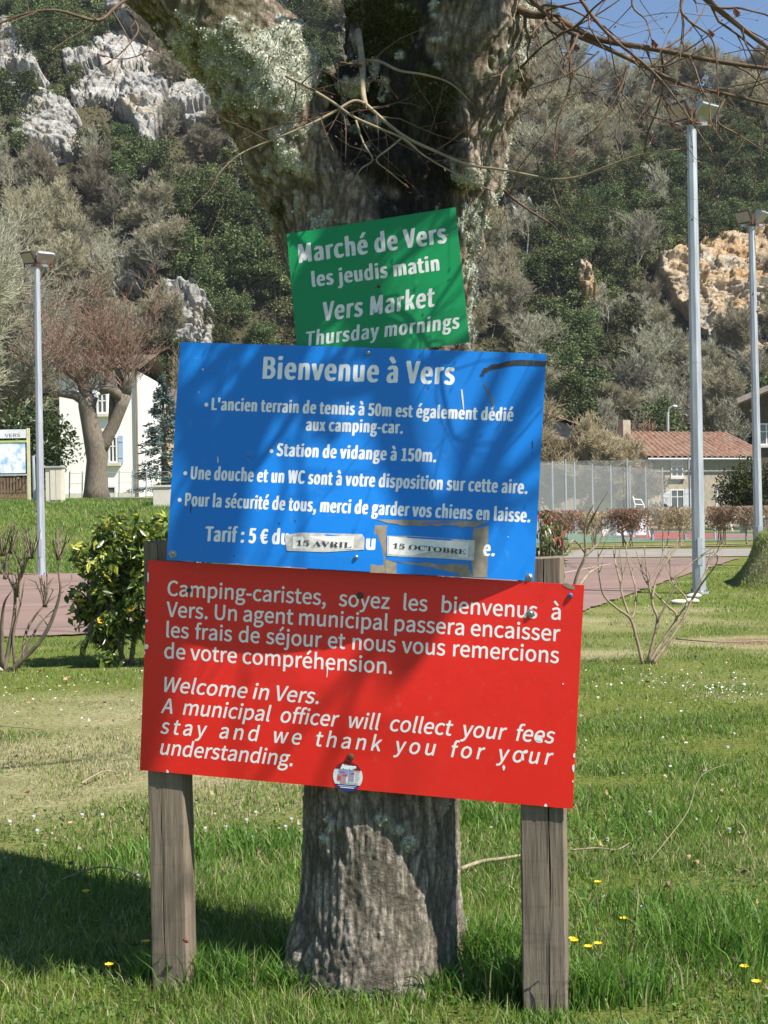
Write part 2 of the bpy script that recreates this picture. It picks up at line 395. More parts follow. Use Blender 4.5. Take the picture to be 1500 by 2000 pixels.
# ragged lawn edge along the near side of the court
rp = []
for i in range(len(cp)):
    a, b = cp[i], cp[(i + 1) % len(cp)]
    k = 12 if i < 9 else 1
    for q in range(k):
        p = a + (b - a) * q / k
        if q: p = p + np.array([random.uniform(-.05, .05), random.uniform(-.12, .12), 0])
        rp.append(p)
court = sheet('tennis_court', rp, .022, M['court'], 'faded red tarmac court behind the signs', 'court')
def stripe(name, a, b, w, z, m, label, cat):
    a = np.array(a); b = np.array(b); d = nrm(b - a); n = np.array([-d[1], d[0], 0]) * w / 2
    return sheet(name, [a - n, b - n, b + n, a + n], z, m, label, cat)
stripe('court_line', G(1050, 1131), G(1200, 1102), .06, .028, M['line'], 'worn white line slanting across the red court', 'court marking')
stripe('court_line', G(-60, 1187), G(300, 1183), .05, .028, M['line'], 'faint white line at the near left of the red court', 'court marking')
stripe('court_line', G(-60, 1152), G(320, 1147), .05, .028, M['line'], 'faint white line at the far left of the red court', 'court marking')
stripe('court_line', G(1060, 1118), G(1330, 1106), .05, .026, M['crack'], 'dark joint across the red court, farther one', 'court marking')
stripe('court_line', G(1100, 1154), G(1262, 1152), .05, .026, M['crack'], 'dark joint across the red court, nearer one', 'court marking')
sheet('road', [G(1000, 1091.5), G(1470, 1087), (30, 38, 0), (30, 47, 0), G(1480, 1072), G(1000, 1076)], .016, M['road'], 'grey lane behind the red court', 'road')
sheet('tennis_court_far', [(4, 55, 0), (17.5, 54, 0), (15.5, 84, 0), (4, 84, 0)], .018, M['greencourt'], 'green tennis court beyond the clipped hedge', 'court')
sheet('tennis_court_far', [(11.0, 58.5, 0), (16.6, 58.3, 0), (15.0, 78, 0), (11.0, 78, 0)], .024, M['redcourt'], 'dark red playing area on the green court', 'court')

# ------------------------------------------------------------------ lettering
FD = os.path.join(bpy.utils.resource_path('LOCAL'), 'datafiles', 'fonts')
def font(n):
    try: return bpy.data.fonts.load(os.path.join(FD, n), check_existing=True)
    except Exception: return None
F_SANS = font('Noto Sans CJK Regular.woff2'); F_MATH = font('NotoSansMath-Regular.woff2'); F_HUM = font('NotoSansDevanagari-Regular.woff2')
def glyphs(s, fnt, off=0.0, sw=1.0, sc=1.0, shear=0.0):
    c = bpy.data.curves.new('lettering', 'FONT'); c.body = s
    if fnt: c.font = fnt
    c.size = 1; c.offset = off; c.space_word = sw; c.space_character = sc; c.shear = shear; c.resolution_u = 5
    o = bpy.data.objects.new('lettering', c); COL.objects.link(o)
    dg = bpy.context.evaluated_depsgraph_get(); dg.update()
    me = o.evaluated_get(dg).to_mesh()
    v = np.array([q.co[:] for q in me.vertices]).reshape(-1, 3)[:, :2] if len(me.vertices) else np.zeros((0, 2))
    f = [tuple(p.vertices) for p in me.polygons]
    o.evaluated_get(dg).to_mesh_clear()
    bpy.data.objects.remove(o); bpy.data.curves.remove(c)
    return v, f
_cap = {}
def capheight(fnt, off):
    k = (fnt.name if fnt else '', off)
    if k not in _cap:
        v, f = glyphs('H', fnt, off); _cap[k] = v[:, 1].max() - v[:, 1].min()
    return _cap[k]
def line(s, fnt, A, B, cap, off=0.0, shear=0.0, fit='scale', xs=None):
    "lettering from A (start) to B (end) along the baseline in sign coordinates"
    A = np.array(A); B = np.array(B); L = np.linalg.norm(B - A); d = (B - A) / L; e = np.array([-d[1], d[0]])
    ys = cap / capheight(fnt, off)
    if fit == 'scale':
        v, f = glyphs(s, fnt, off, shear=shear); x0, x1 = v[:, 0].min(), v[:, 0].max(); sx = L / (x1 - x0)
    else:
        sx = ys * xs
        kw = 'sw' if fit == 'word' else 'sc'; ex_ = {} if fit == 'word' else {'sw': 1.6}
        wd = lambda val: (lambda q: q[:, 0].max() - q[:, 0].min())(glyphs(s, fnt, off, shear=shear, **{kw: val}, **ex_)[0])
        w1, w2 = wd(1.0), wd(1.5); val = 1.0 + .5 * (L / sx - w1) / (w2 - w1); val = max(.4, min(4, val))
        v, f = glyphs(s, fnt, off, shear=shear, **{kw: val}, **ex_); x0, x1 = v[:, 0].min(), v[:, 0].max(); sx = L / (x1 - x0)
    q = A + np.outer((v[:, 0] - x0) * sx, d) + np.outer(v[:, 1] * ys, e)
    return q, f, sx / ys

def boldline(s, A, B, cap, shear=0.0, fat=.036, track=1.07):
    "heavy condensed lettering: the sans outlines thickened by shifted copies, fitted between A and B"
    v, f = glyphs(s, F_SANS, 0.0, .9, track, shear)
    A = np.array(A); B = np.array(B); L = np.linalg.norm(B - A); d = (B - A) / L; e = np.array([-d[1], d[0]])
    ys = cap / (capheight(F_SANS, 0.0) + fat * .5); x0, x1 = v[:, 0].min() - fat, v[:, 0].max() + fat; sx = L / (x1 - x0); out = []
    for dx, dy in ((0, 0), (-1, -.25), (1, .25), (-.5, .25), (.5, -.25)):
        out.append((A + np.outer((v[:, 0] - x0 + dx * fat) * sx, d) + np.outer((v[:, 1] + fat * .25 + dy * fat) * ys, e), f))
    return out
class Sign:
    "flat board held by a basis fitted to its four corners (TL TR BR BL), with a gentle bow"
    def __init__(s, Q, bow):
        s.O = Q[0]; s.U = ((Q[1] - Q[0]) + (Q[2] - Q[3])) / 2; s.Vv = ((Q[3] - Q[0]) + (Q[2] - Q[1])) / 2
        s.w = np.linalg.norm(s.U); s.h = np.linalg.norm(s.Vv); s.ex = s.U / s.w; s.ez = -s.Vv / s.h
        s.n = nrm(np.cross(s.ex, s.ez)); s.bow = bow
    def uv(s, px, py):                     # metres from the top-left corner: right, up(negative)
        d = ray(px, py); C = np.array([0, 0, EYE]); t = np.dot(s.O - C, s.n) / np.dot(d, s.n); q = C + d * t - s.O
        A = np.array([[1, np.dot(s.ex, s.ez)], [np.dot(s.ex, s.ez), 1]])
        return np.linalg.solve(A, np.array([np.dot(q, s.ex), np.dot(q, s.ez)]))
    def pt(s, u, v, lift=0.0):
        u = np.asarray(u, float); v = np.asarray(v, float)
        b = s.bow(u / s.w, -v / s.h)
        return s.O + u[..., None] * s.ex + v[..., None] * s.ez + (b + lift)[..., None] * s.n
    def px(s, px, py, lift=0.0):
        u, v = s.uv(px, py); return s.pt(np.array(u), np.array(v), lift)
    def m_per_px(s, px, py):
        return np.linalg.norm(s.uv(px, py) - s.uv(px, py + 1))
    def board(s, name, m, parent, nx=28, ny=18, th=.004):
        u, v = np.meshgrid(np.linspace(0, s.w, nx), np.linspace(0, -s.h, ny))
        A = s.pt(u, v).reshape(-1, 3); B = s.pt(u, v, -th).reshape(-1, 3); n = nx * ny; f = []
        for j in range(ny - 1):
            for i in range(nx - 1):
                a = j * nx + i; f.append((a, a + nx, a + nx + 1, a + 1)); f.append((n + a, n + a + 1, n + a + nx + 1, n + a + nx))
        rim = [i for i in range(nx)] + [j * nx + nx - 1 for j in range(1, ny)] + [(ny - 1) * nx + i for i in range(nx - 2, -1, -1)] + [j * nx for j in range(ny - 2, 0, -1)]
        for i in range(len(rim)):
            a, b = rim[i], rim[(i + 1) % len(rim)]; f.append((a, b, n + b, n + a))
        return MB().add(np.concatenate([A, B]), f).build(name, m, parent)
    def letters(s, name, lines, m, parent, lift=.0007, fat=0.0):
        mb = MB()
        for ln_ in lines:
            if isinstance(ln_, list):
                for i, (q, f) in enumerate(ln_): mb.add(s.pt(q[:, 0], q[:, 1], lift + i * .00003), f)
                continue
            q, f = ln_
            for i, (a, b) in enumerate(((0, 0), (1, .5), (-1, -.5), (.5, -1), (-.5, 1)) if fat else ((0, 0),)):
                mb.add(s.pt(q[:, 0] + a * fat, q[:, 1] + b * fat, lift + i * .00003), f)
        return mb.build(name, m, parent)
    def patch(s, pts, name, m, parent, lift=.0005, th=None):
        q = np.array([s.uv(*p) for p in pts]); A = s.pt(q[:, 0], q[:, 1], lift); n = len(pts)
        f = [tuple(range(n))[::-1]]
        if th:
            A = np.concatenate([s.pt(q[:, 0], q[:, 1], lift + th), A]); f += [tuple(range(n))] + [(i, (i + 1) % n, n + (i + 1) % n, n + i) for i in range(n)]
        mb = MB().add(A, f)
        return mb if name is None else mb.build(name, m, parent)
    def strip(s, mb, pts, wid, lift=.0005):
        "irregular flat stroke along pixel points"
        q = np.array([s.uv(*p) for p in pts]); k = s.m_per_px(*pts[0])
        L = []; Rr = []
        for i in range(len(q)):
            d = nrm(q[min(i + 1, len(q) - 1)] - q[max(i - 1, 0)]); e = np.array([-d[1], d[0]]); w = (wid[i] if not np.isscalar(wid) else wid) * k / 2
            L.append(q[i] + e * w); Rr.append(q[i] - e * w)
        A = np.array(L + Rr); n = len(q)
        mb.add(s.pt(A[:, 0], A[:, 1], lift), [(i, n + i, n + i + 1, i + 1) for i in range(n - 1)])
    def screw(s, px, py, rpx, m, parent, washer=None):
        k = s.m_per_px(px, py); c = s.px(px, py); mb = MB()
        if washer:
            w = MB().tube([c, c + s.n * .0022, c + s.n * .003], [washer * k, washer * k, washer * k * .8], 20)
            wo = w.build('washer', M['steel'], parent)
        mb.tube([c, c + s.n * .004, c + s.n * .0062], [rpx * k, rpx * k, rpx * k * .55], 14)
        so = mb.build('screw', m, parent)
        sl_ = MB().tube([c + s.n * .0063, c + s.n * .0068], rpx * k * .3, 6).build('socket', M['black'], so)
        return so
def para(corners, wid):
    d = [ray(*c) for c in corners]; A = np.stack([d[0], -d[1], d[2], -d[3]], 1)
    l = np.linalg.svd(A)[2][-1]; l = l / l[0]; Q = [d[i] * l[i] for i in range(4)]
    k = wid / np.linalg.norm(((Q[1] - Q[0]) + (Q[2] - Q[3])) / 2)
    return [np.array([0, 0, EYE]) + q * k for q in Q]
def edgechips(s, mb, pts, lift=.0009, seed=1):
    r_ = random.Random(seed)
    for (x, y, w, h) in pts:
        n = 7; q = [(x + w * math.cos(2 * math.pi * i / n) * r_.uniform(.5, 1.1), y + h * math.sin(2 * math.pi * i / n) * r_.uniform(.5, 1.1)) for i in range(n)]
        u = np.array([s.uv(*p) for p in q]); u[:, 0] = np.clip(u[:, 0], 0, s.w); u[:, 1] = np.clip(u[:, 1], -s.h, 0)
        mb.add(s.pt(u[:, 0], u[:, 1], lift), [tuple(range(n))[::-1]])

# ---- red board
Qr = para([(289, 1094), (1141, 1143), (1118, 1580), (273, 1504)], 1.2)
red = Sign(Qr, lambda a, b: .004 * np.sin(math.pi * a) * np.sin(math.pi * np.clip(b, 0, 1)) - .012 * np.sin(math.pi * a) * (1 - b) ** 2)
ro = empty('notice_board', Qr[3], 'red enamel board with white French and English welcome text, lowest of the three', 'sign')
red.board('panel', M['red'], ro)
capr = 30.0 * red.m_per_px(700, 1320) * .985
TR_ = []
XS = 1.02
o_r = .004
def redline(s, A, B, fit, shear=0.0, xs=XS):
    q, f, r_ = line(s, F_SANS, red.uv(*A), red.uv(*B), capr, 0.0, shear, fit, xs); TR_.append((q, f)); return r_
XS = redline("Vers. Un agent municipal passera encaisser", (325, 1204), (1093, 1252.5), 'scale')
redline("de votre compréhension.", (321, 1285), (765, 1316), 'scale')
redline("Camping-caristes, soyez les bienvenus à", (327, 1163), (1094, 1210.5), 'word', 0, XS)
redline("les frais de séjour et nous vous remercions", (325, 1244), (1090.5, 1295), 'word', 0, XS)
XI = redline("understanding.", (313, 1473), (571, 1496), 'scale', .2)
redline("Welcome in Vers.", (321, 1350.6), (622, 1374.5), 'scale', .2)
redline("A municipal officer will collect your fees", (314.6, 1392), (1083, 1452), 'word', .2, XI)
redline("stay and we thank you for your", (313.7, 1432), (1080, 1494), 'char', .2, XI)
red.letters('lettering', TR_, M['letter'], ro, .0002, .0008)
for (x, y, r_, m, w) in ((369, 1153, 5, 'rust', None), (702, 1164, 7, 'rust', None), (1036, 1198, 5, 'steel', 8), (1114, 1163, 5, 'bluecap', None), (685, 1478, 7, 'rust', None)):
    red.screw(x, y, r_, M[m], ro, w)
chip = MB()
edgechips(red, chip, [(289, 1128, 2.5, 14), (284, 1212, 7, 4), (285, 1262, 6, 6), (281, 1275, 4, 5), (327, 1507, 3, 4), (1066, 1575, 4, 5), (966, 1567, 3, 2), (1122, 1475, 3, 6), (1120, 1500, 3, 10), (1119, 1526, 2, 3), (1052, 1443, 9, 6), (1026, 1468, 6, 5), (1021, 1480, 4, 7), (984, 1499, 3, 6), (1100, 1336, 2, 2), (640, 1301, 3, 3), (400, 1098.6, 12, 1.2), (470, 1102.6, 8, 1)], seed=3)
red.strip(chip, [(639, 1300), (639.5, 1312), (638.5, 1323)], [2.5, 2, 1.2], .0009)
chip.build('paint_chips', M['letter'], ro)
rb = MB(); red.strip(rb, [(1100, 1141.5), (1112, 1145), (1122, 1149)], [5, 9, 6], .0008); rb.build('rust_smear', M['tape'], ro)

# sticker: a thing of its own, stuck on the red board
stk = empty('sticker', red.px(679, 1516), 'round sticker reading Aires stuck at the bottom of the red board', 'sticker')
cu = red.uv(679.5, 1516); kk = red.m_per_px(679, 1516); rr = 29.5 * kk
def chord(y0, y1, lift, n=40, rs=1.0):
    pts = []
    for i in range(n + 1):
        a = math.asin(max(-1, min(1, y0))) + (math.asin(max(-1, min(1, y1))) - math.asin(max(-1, min(1, y0)))) * i / n
        pts.append((math.cos(a), math.sin(a)))
    pts += [(-x, y) for x, y in pts[::-1]]
    q = np.array(pts) * rr * rs + cu; A = red.pt(q[:, 0], q[:, 1], lift); return MB().add(A, [tuple(range(len(pts)))])
M['stk_w'] = mat('sticker white', (.85, .85, .84), None, 40, .35); M['stk_r'] = mat('sticker maroon', (.22, .015, .04), None, 40, .35); M['stk_b'] = mat('sticker blue', (.02, .04, .28), None, 40, .35)
chord(-.9999, .9999, .0010).build('backing', M['stk_w'], stk)
chord(.45, .999, .0013).build('top_band', M['stk_r'], stk); chord(-.999, -.55, .0013).build('bottom_band', M['stk_b'], stk)
def stkrects(rects, name, m, lift=.0014):
    mb = MB()
    for (x0, y0, x1, y1) in rects:
        q = np.array([(x0, y0), (x1, y0), (x1, y1), (x0, y1)]) * rr + cu; mb.add(red.pt(q[:, 0], q[:, 1], lift), [(0, 1, 2, 3)])
    return mb.build(name, m, stk)
stkrects([(-.62, .12, .02, .42), (.06, -.32, .42, .42)], 'blue_pictures', mat('sticker picture blue', (.16, .30, .62), (.3, .4, .6), 300, .4))
stkrects([(-.70, -.36, -.12, .10), (-.5, -.5, -.1, -.36), (.1, -.2, .38, .02)], 'warm_pictures', mat('sticker picture warm', (.55, .28, .22), (.35, .3, .42), 300, .4))
stkrects([(-.52, .2, -.2, .3), (-.35, 0, .0, .12), (.2, .14, .45, .26), (-.7, -.28, -.45, -.02), (.45, .40, .82, .45)], 'pink_pictures', mat('sticker picture pink', (.62, .08, .16), None, 200, .4), .0016)
stkrects([(.5, .30 - .115 * i, .84 - .05 * (i % 3), .33 - .115 * i) for i in range(6)] + [(-.05, -.43, .72, -.40), (-.05, -.51, .7, -.48)], 'grey_lines', mat('sticker text grey', (.3, .3, .33), None, 50, .5), .0016)
q, f, _ = line("Aires", F_SANS, cu + np.array([-.5, .50]) * rr, cu + np.array([.55, .50]) * rr, .30 * rr, .03)
stl = [(q, f)]
red.letters('lettering', stl, M['letter'], stk, .0017, .0008)
stkrects([(-.62, -.66, .6, -.63), (-.48, -.78, .46, -.72)], 'white_lines', M['letter'], .0017)

# ---- blue board
Qb = para([(352, 668), (1067, 691), (1043, 1135), (325, 1094)], 1.0)
blue = Sign(Qb, lambda a, b: .034 * np.sin(math.pi * np.clip(a, 0, 1)) * sstep(.35, 1.0, b) + .007 * np.sin(math.pi * a))
bo = empty('notice_board', Qb[3], 'blue enamel board with white French camper rules and a taped price line', 'sign')
blue.board('panel', M['blue'], bo)
TB = []
def bline(s, A, B, cappx, off=.027, shear=0.0):
    k = blue.m_per_px(*A); TB.append(boldline(s, blue.uv(*A), blue.uv(*B), cappx * k, shear, off))
def bdot(x, y):
    c = blue.uv(x + 3.5, y - 6.5); r_ = 4.0 * blue.m_per_px(x, y); q = np.array([(math.cos(a), math.sin(a)) for a in np.linspace(0, 6.2832, 17)[:-1]]) * r_ + c; TB.append((q, [tuple(range(16))]))
bline("Bienvenue à Vers", (513.3, 740), (888, 752), 43, .022)
bdot(400, 797)
bline("L'ancien terrain de tennis à 50m est également dédié", (413, 801), (1002.5, 823), 24)
bline("aux camping-car.", (598, 841.5), (787.5, 847.5), 24)
bdot(528, 888)
bline("Station de vidange à 150m.", (541, 891), (852.5, 903.5), 25)
bdot(359, 931)
bline("Une douche et un WC sont à votre disposition sur cette aire.", (372.5, 936), (1030, 965), 25.5)
bdot(348, 983)
bline("Pour la sécurité de tous, merci de garder vos chiens en laisse.", (361.5, 988), (1035.5, 1020.5), 25.5)
bline("Tarif : 5 € du", (402.7, 1057), (568, 1064.5), 29)
bline("au", (697.5, 1073), (737, 1074.8), 29)
bline("e.", (944, 1085.5), (967, 1086.6), 29)
blue.letters('lettering', TB, M['letter'], bo, .0002)
# brown tape residue frame round the date
tp = MB(); tr_ = random.Random(5)
def taped(pts, name, m, lift): return blue.patch(pts, name, m, bo, lift)
def ragged(p0, p1, n, amp):
    return [(p0[0] + (p1[0] - p0[0]) * i / n + tr_.uniform(-amp, amp), p0[1] + (p1[1] - p0[1]) * i / n + tr_.uniform(-amp, amp)) for i in range(n + 1)]
top = ragged((737, 1015), (955, 1019), 6, .4); inn = ragged((928, 1030), (762, 1024), 14, 2.2)
A_ = blue.patch(top + inn, None, None, None, .0009); tp.add(A_.v, A_.f)
A_ = blue.patch([(736.5, 1027), (761, 1027)] + ragged((760, 1034), (757, 1092), 6, 1.5) + [(757, 1119.5), (727.5, 1118.5)], None, None, None, .0009); tp.add(A_.v, A_.f)
A_ = blue.patch([(955, 1027.5), (952.5, 1128), (925, 1127)] + ragged((921, 1100), (926, 1031), 7, 1.5), None, None, None, .0009); tp.add(A_.v, A_.f)
A_ = blue.patch(ragged((758, 1094), (918, 1104), 10, 2.5) + [(924, 1126.8), (757.5, 1119.8)], None, None, None, .0009); tp.add(A_.v, A_.f)
tp.build('tape_residue', M['tape'], bo)
# paper strips under clear tape
taped([(561, 1046), (590, 1041), (712, 1044), (717, 1052), (716, 1074), (640, 1079), (566, 1076)], 'clear_tape', M['cleartape'], .0012)
taped([(578, 1049), (697, 1047), (695, 1073), (577, 1072)], 'paper_strip', M['paperstrip'], .0016)
taped([(760, 1047), (805, 1047), (929, 1056), (927, 1095), (868, 1091), (760, 1086)], 'clear_tape', M['cleartape'], .0012)
taped([(764, 1049), (917, 1059), (915, 1090), (763, 1083)], 'paper_strip', M['paperstrip'], .0016)
def bold(s): return ''.join(chr(0x1D400 + ord(c) - 65) if 'A' <= c <= 'Z' else chr(0x1D7CE + ord(c) - 48) if c.isdigit() else c for c in s)
TD = []
for s_, A, B, cp_ in (("15 AVRIL", (584, 1066), (692, 1070.5), 15.5), ("15 OCTOBRE", (771, 1071), (911, 1083), 14.5)):
    q, f, _ = line(bold(s_), F_MATH, blue.uv(*A), blue.uv(*B), cp_ * blue.m_per_px(*A) * capheight(F_MATH, 0) / .7, 0.0); TD.append((q, f))
blue.letters('date_lettering', TD, M['black'], bo, .0021)
ink = MB()
blue.strip(ink, [(938, 734), (944, 731)], [4, 5], .0010)
blue.strip(ink, [(943, 729), (948, 723), (955, 722)], [6, 10, 6], .0010)
blue.strip(ink, [(953, 721), (962, 717), (974, 716), (987, 712), (1002, 709), (1018, 708), (1040, 709), (1066, 711)], [7, 10, 9, 10, 10, 10, 10, 10], .0011)
blue.strip(ink, [(1040.5, 861), (1040, 876)], [2, 2], .001); blue.strip(ink, [(1039, 884), (1039, 887)], [2.5, 2.5], .001)
blue.strip(ink, [(375, 984), (374, 994), (373.5, 1003)], [2.5, 2, 1.5], .0012)
for x, y in ((485, 891), (580, 1017), (549, 1022), (767, 823), (461, 1085)): blue.strip(ink, [(x, y), (x + 2, y + 2)], 2.2, .001)
ink.build('marker_stroke', M['black'], bo)
sc_ = MB(); blue.strip(sc_, [(946, 749), (952, 762), (958, 775), (965, 796)], [1.5, 3.5, 4, 2.5], .001); sc_.build('scratch', mat('brown scratch', (.2, .17, .16), None, 30, .6), bo)
wc = MB(); blue.strip(wc, [(902, 761), (904, 780), (906, 800)], [3, 3.5, 2], .001); blue.strip(wc, [(426, 892), (427, 897), (427, 904)], [2, 2.5, 2.5], .001)
edgechips(blue, wc, [(397, 722, 2.8, 2.8), (389, 766, 1, 3), (1060, 860, 2, 14), (993, 1049, 1.5, 1.5), (360, 1096.5, 20, 1), (450, 1101.5, 30, .9), (560, 1108, 25, .9)], seed=8)
wc.build('paint_chips', M['letter_grey'], bo)
for (x, y, r_, w) in ((720, 690, 4, None), (338, 1082, 4.5, 8), (701, 1088.5, 4, None), (1034, 1127, 5, 7)): blue.screw(x, y, r_, M['steel'], bo, w)

# ---- green board
def inplane(c, D3):   # plane through three corner depths, 4th by ray
    q = [P(c[i][0], c[i][1], D3[i]) for i in (0, 2, 3)]
    n = np.cross(q[1] - q[0], q[2] - q[0]); d = ray(*c[1]); C = np.array([0, 0, EYE]); t = np.dot(q[0] - C, n) / np.dot(d, n)
    return [q[0], C + d * t, q[1], q[2]]
Qg = inplane([(560, 457), (888, 408), (917, 668), (582, 718)], [3.945, None, 3.80, 3.895])
green = Sign(Qg, lambda a, b: -.006 * np.exp(-(((a - .5) / .16) ** 2 + ((b - .56) / .2) ** 2)))
go = empty('market_sign', Qg[3], 'small tilted green board announcing the Thursday market, nailed to the tree', 'sign')
green.board('panel', M['green'], go, 30, 22, .003)
TG = []
def gline(s, A, B, cappx, off=.024, shear=0.0):
    k = green.m_per_px(*A); TG.append(boldline(s, green.uv(*A), green.uv(*B), cappx * k, shear, off))
gline("Marché de Vers", (584, 514), (873.5, 474), 37)
gline("les jeudis matin", (609.5, 560.5), (859, 528.2), 29)
gline("Vers Market", (633, 627), (851.5, 598), 37, .022, .16)
gline("Thursday mornings", (599, 676), (899, 641), 28, .020, .16)
green.letters('lettering', TG, M['letter_grey'], go, .0002)
green.screw(739, 559, 3, M['rust'], go)
gi = MB(); green.strip(gi, [(825.5, 612), (826, 617)], [2, 3], .001); gi.build('mark', M['black'], go)

# ------------------------------------------------------------------ posts
def post(px, width, wz, top_py, bot_lean, label, base_px, seed):
    r_ = random.Random(seed)
    s = red
    f = s.px(px, 1540 if px < 700 else 1570, 0.0); n2 = nrm(np.array([s.n[0], s.n[1], 0])); x2 = np.array([-n2[1], n2[0], 0]); x2 = x2 if x2[0] > 0 else -x2
    depth = .075
    zt = P(px, top_py, f[1])[2]
    c0 = f - n2 * (.012 + depth / 2)
    root = empty('sign_post', (c0[0] + bot_lean, c0[1], 0), label, 'post', 'posts carrying the boards')
    ny = 26; v = []; fcs = []
    prof = [(-.5, -.42), (-.46, -.5), (-.05, -.5), (-.022, -.5), (0, -.36), (.022, -.5), (.1, -.5), (.46, -.5), (.5, -.42), (.5, .5), (-.5, .5)]
    off = px > 700
    for j in range(ny + 1):
        t = j / ny; z = -.12 + (zt + .12) * t; cx = c0 + x2 * (bot_lean * (1 - t))
        crk = (.12 if off else -.1) + .03 * math.sin(t * 7 + seed) + .012 * math.sin(t * 23)
        cw = (.4 + .6 * abs(math.sin(t * 5 + seed))) if off else (.25 + .5 * abs(math.sin(t * 4 + 1)))
        for k, (a, b) in enumerate(prof):
            aa = a; bb = b
            if 3 <= k <= 5: aa = crk + a * cw * .9; bb = b if k != 4 else -.5 + .28 * cw
            if k == 2: aa = crk - .06
            if k == 6: aa = crk + .06
            wob = .0012 * r_.uniform(-1, 1)
            zz = z + (r_.uniform(-.006, .004) if j == ny else 0)
            q = cx + x2 * (aa * width + wob) + n2 * (-bb * depth + wob); v.append((q[0], q[1], zz))
    m = len(prof)
    for j in range(ny):
        for k in range(m):
            a = j * m + k; b = j * m + (k + 1) % m; fcs.append((a, b, b + m, a + m))
    fcs.append(tuple(ny * m + k for k in range(m)))
    MB().add(v, fcs).build('timber', M['wood'], root)
    return root, x2, n2, c0
post(319, .106, .07, 1058, .004, 'left grey timber post, darker and finely cracked, under the red board', None, 2)
prr = post(1060, .117, .07, 1090, -.006, 'right grey timber post with a wide split down its front', None, 5)
bug = MB()
for q in ((361, 1835), (365, 1838)):
    b0 = P(q[0], q[1], 3.955)
    bug.tube([b0 + np.array([-.004, 0, .001]), b0 + np.array([-.002, -.004, 0]), b0 + np.array([.003, -.004, 0]), b0 + np.array([.005, 0, 0])], [.001, .0045, .0045, .001], 8)
tag(bug.build('insect', mat('red insect', (.25, .03, .02), (.04, .01, .01), 200, .4), None, True), 'tiny red bugs sitting on the left timber post', 'insect')

# ------------------------------------------------------------------ the big tree
tree = empty('lime_tree', (0.0, 4.17, 0), 'massive forked tree with lichened bark standing behind the boards', 'tree')
def axis(pts): return [P(a, b, d) for a, b, d, _ in pts], [r * d / FPX for _, _, d, r in pts]
raw = MB()
trunk = [(742, 1990, 4.13, 196), (740, 1930, 4.12, 184), (739, 1870, 4.115, 172), (741, 1800, 4.11, 162), (745, 1720, 4.108, 156), (747, 1600, 4.106, 153), (749, 1300, 4.11, 152), (752, 1000, 4.14, 154), (757, 720, 4.19, 165), (762, 600, 4.22, 168), (780, 500, 4.23, 158), (803, 420, 4.23, 152), (832, 300, 4.24, 158), (850, 130, 4.24, 180), (856, 0, 4.24, 178), (862, -200, 4.23, 168), (880, -420, 4.2, 150)]
p_, r_ = axis(trunk); raw.tube(p_, r_, 24)
limb = [(735, 640, 4.2, 130), (690, 540, 4.19, 125), (638, 410, 4.16, 108), (570, 250, 4.10, 106), (497, 120, 4.05, 110), (395, 5, 4.0, 110), (265, -95, 3.95, 100), (110, -175, 3.9, 92)]
p_, r_ = axis(limb); raw.tube(p_, r_, 20)
p_, r_ = axis([(760, 600, 4.05, 90), (720, 430, 4.03, 80), (690, 340, 4.05, 50), (665, 290, 4.1, 30)]); raw.tube(p_, r_, 14)
# upright limb rising from the left one, root flare, burrs
for (x, y, d, r0, x1, y1, r1) in ((650, 1770, 4.08, 70, 588, 1880, 44), (700, 1800, 4.0, 60, 668, 1935, 55), (820, 1790, 4.05, 60, 858, 1925, 50), (850, 1760, 4.15, 55, 893, 1880, 34), (760, 1830, 3.98, 50, 765, 1945, 55)):
    p_, r_ = axis([(x, y, d, r0), ((x + x1) / 2, (y + y1) / 2, d - .02, (r0 + r1) / 2), (x1, y1 + 40, d - .05, r1)]); raw.tube(p_, r_, 12)
for (x, y, d, r0) in ((1010, 60, 4.2, 45), (1018, 140, 4.2, 36), (690, 150, 4.06, 34), (585, 130, 4.0, 32), (560, 60, 4.0, 40), (900, 330, 4.02, 40), (470, 190, 4.0, 30), (760, 330, 4.0, 45), (880, 230, 4.0, 40)):
    c = P(x, y, d); k = r0 * d / FPX; raw.tube([c + np.array([0, 0, -k]), c + np.array([0, 0, -k * .5]), c, c + np.array([0, 0, k * .5]), c + np.array([0, 0, k])], [k * .3, k * .87, k, k * .87, k * .3], 10)
tm = raw.mesh('trunk'); tmp = bpy.data.objects.new('trunk', tm); COL.objects.link(tmp)
md = tmp.modifiers.new('r', 'REMESH'); md.mode = 'VOXEL'; md.voxel_size = .0062
md2 = tmp.modifiers.new('s', 'SMOOTH'); md2.iterations = 5
dg = bpy.context.evaluated_depsgraph_get(); dg.update()
tme = bpy.data.meshes.new_from_object(tmp.evaluated_get(dg)); bpy.data.objects.remove(tmp)
nv = len(tme.vertices); co = np.zeros(nv * 3, np.float32); tme.vertices.foreach_get('co', co); co = co.reshape(-1, 3).astype(float)
no = np.zeros(nv * 3, np.float32); tme.vertices.foreach_get('normal', no); no = no.reshape(-1, 3).astype(float)
hi = sstep(1.2, 2.0, co[:, 2])
wob = np.stack([fbm(co * 5 + 3, 2), fbm(co * 5 + 9, 2), fbm(co * 5 + 31, 2)], 1) - .5
q = co + wob * .10
ca, cb_, ci, cf = cells(q * np.array([34, 34, 3.6])); ridge = sstep(.02, .34, cb_ - ca)
ca, cb_, ci2, cf = cells(q * np.array([70, 70, 12]) + 7); ridge = ridge * (.45 + .55 * sstep(.0, .3, cb_ - ca)) * (.75 + .5 * ci)
fine = fbm(co * 75, 3) - .5
lump = fbm(co * 9 + 40, 3) - .5; lump2 = fbm(co * np.array([20, 20, 12]) + 7, 3) - .5
ridge = np.clip(ridge * (.55 + .9 * fbm(co * 11 + 120, 3)), 0, 1.15)
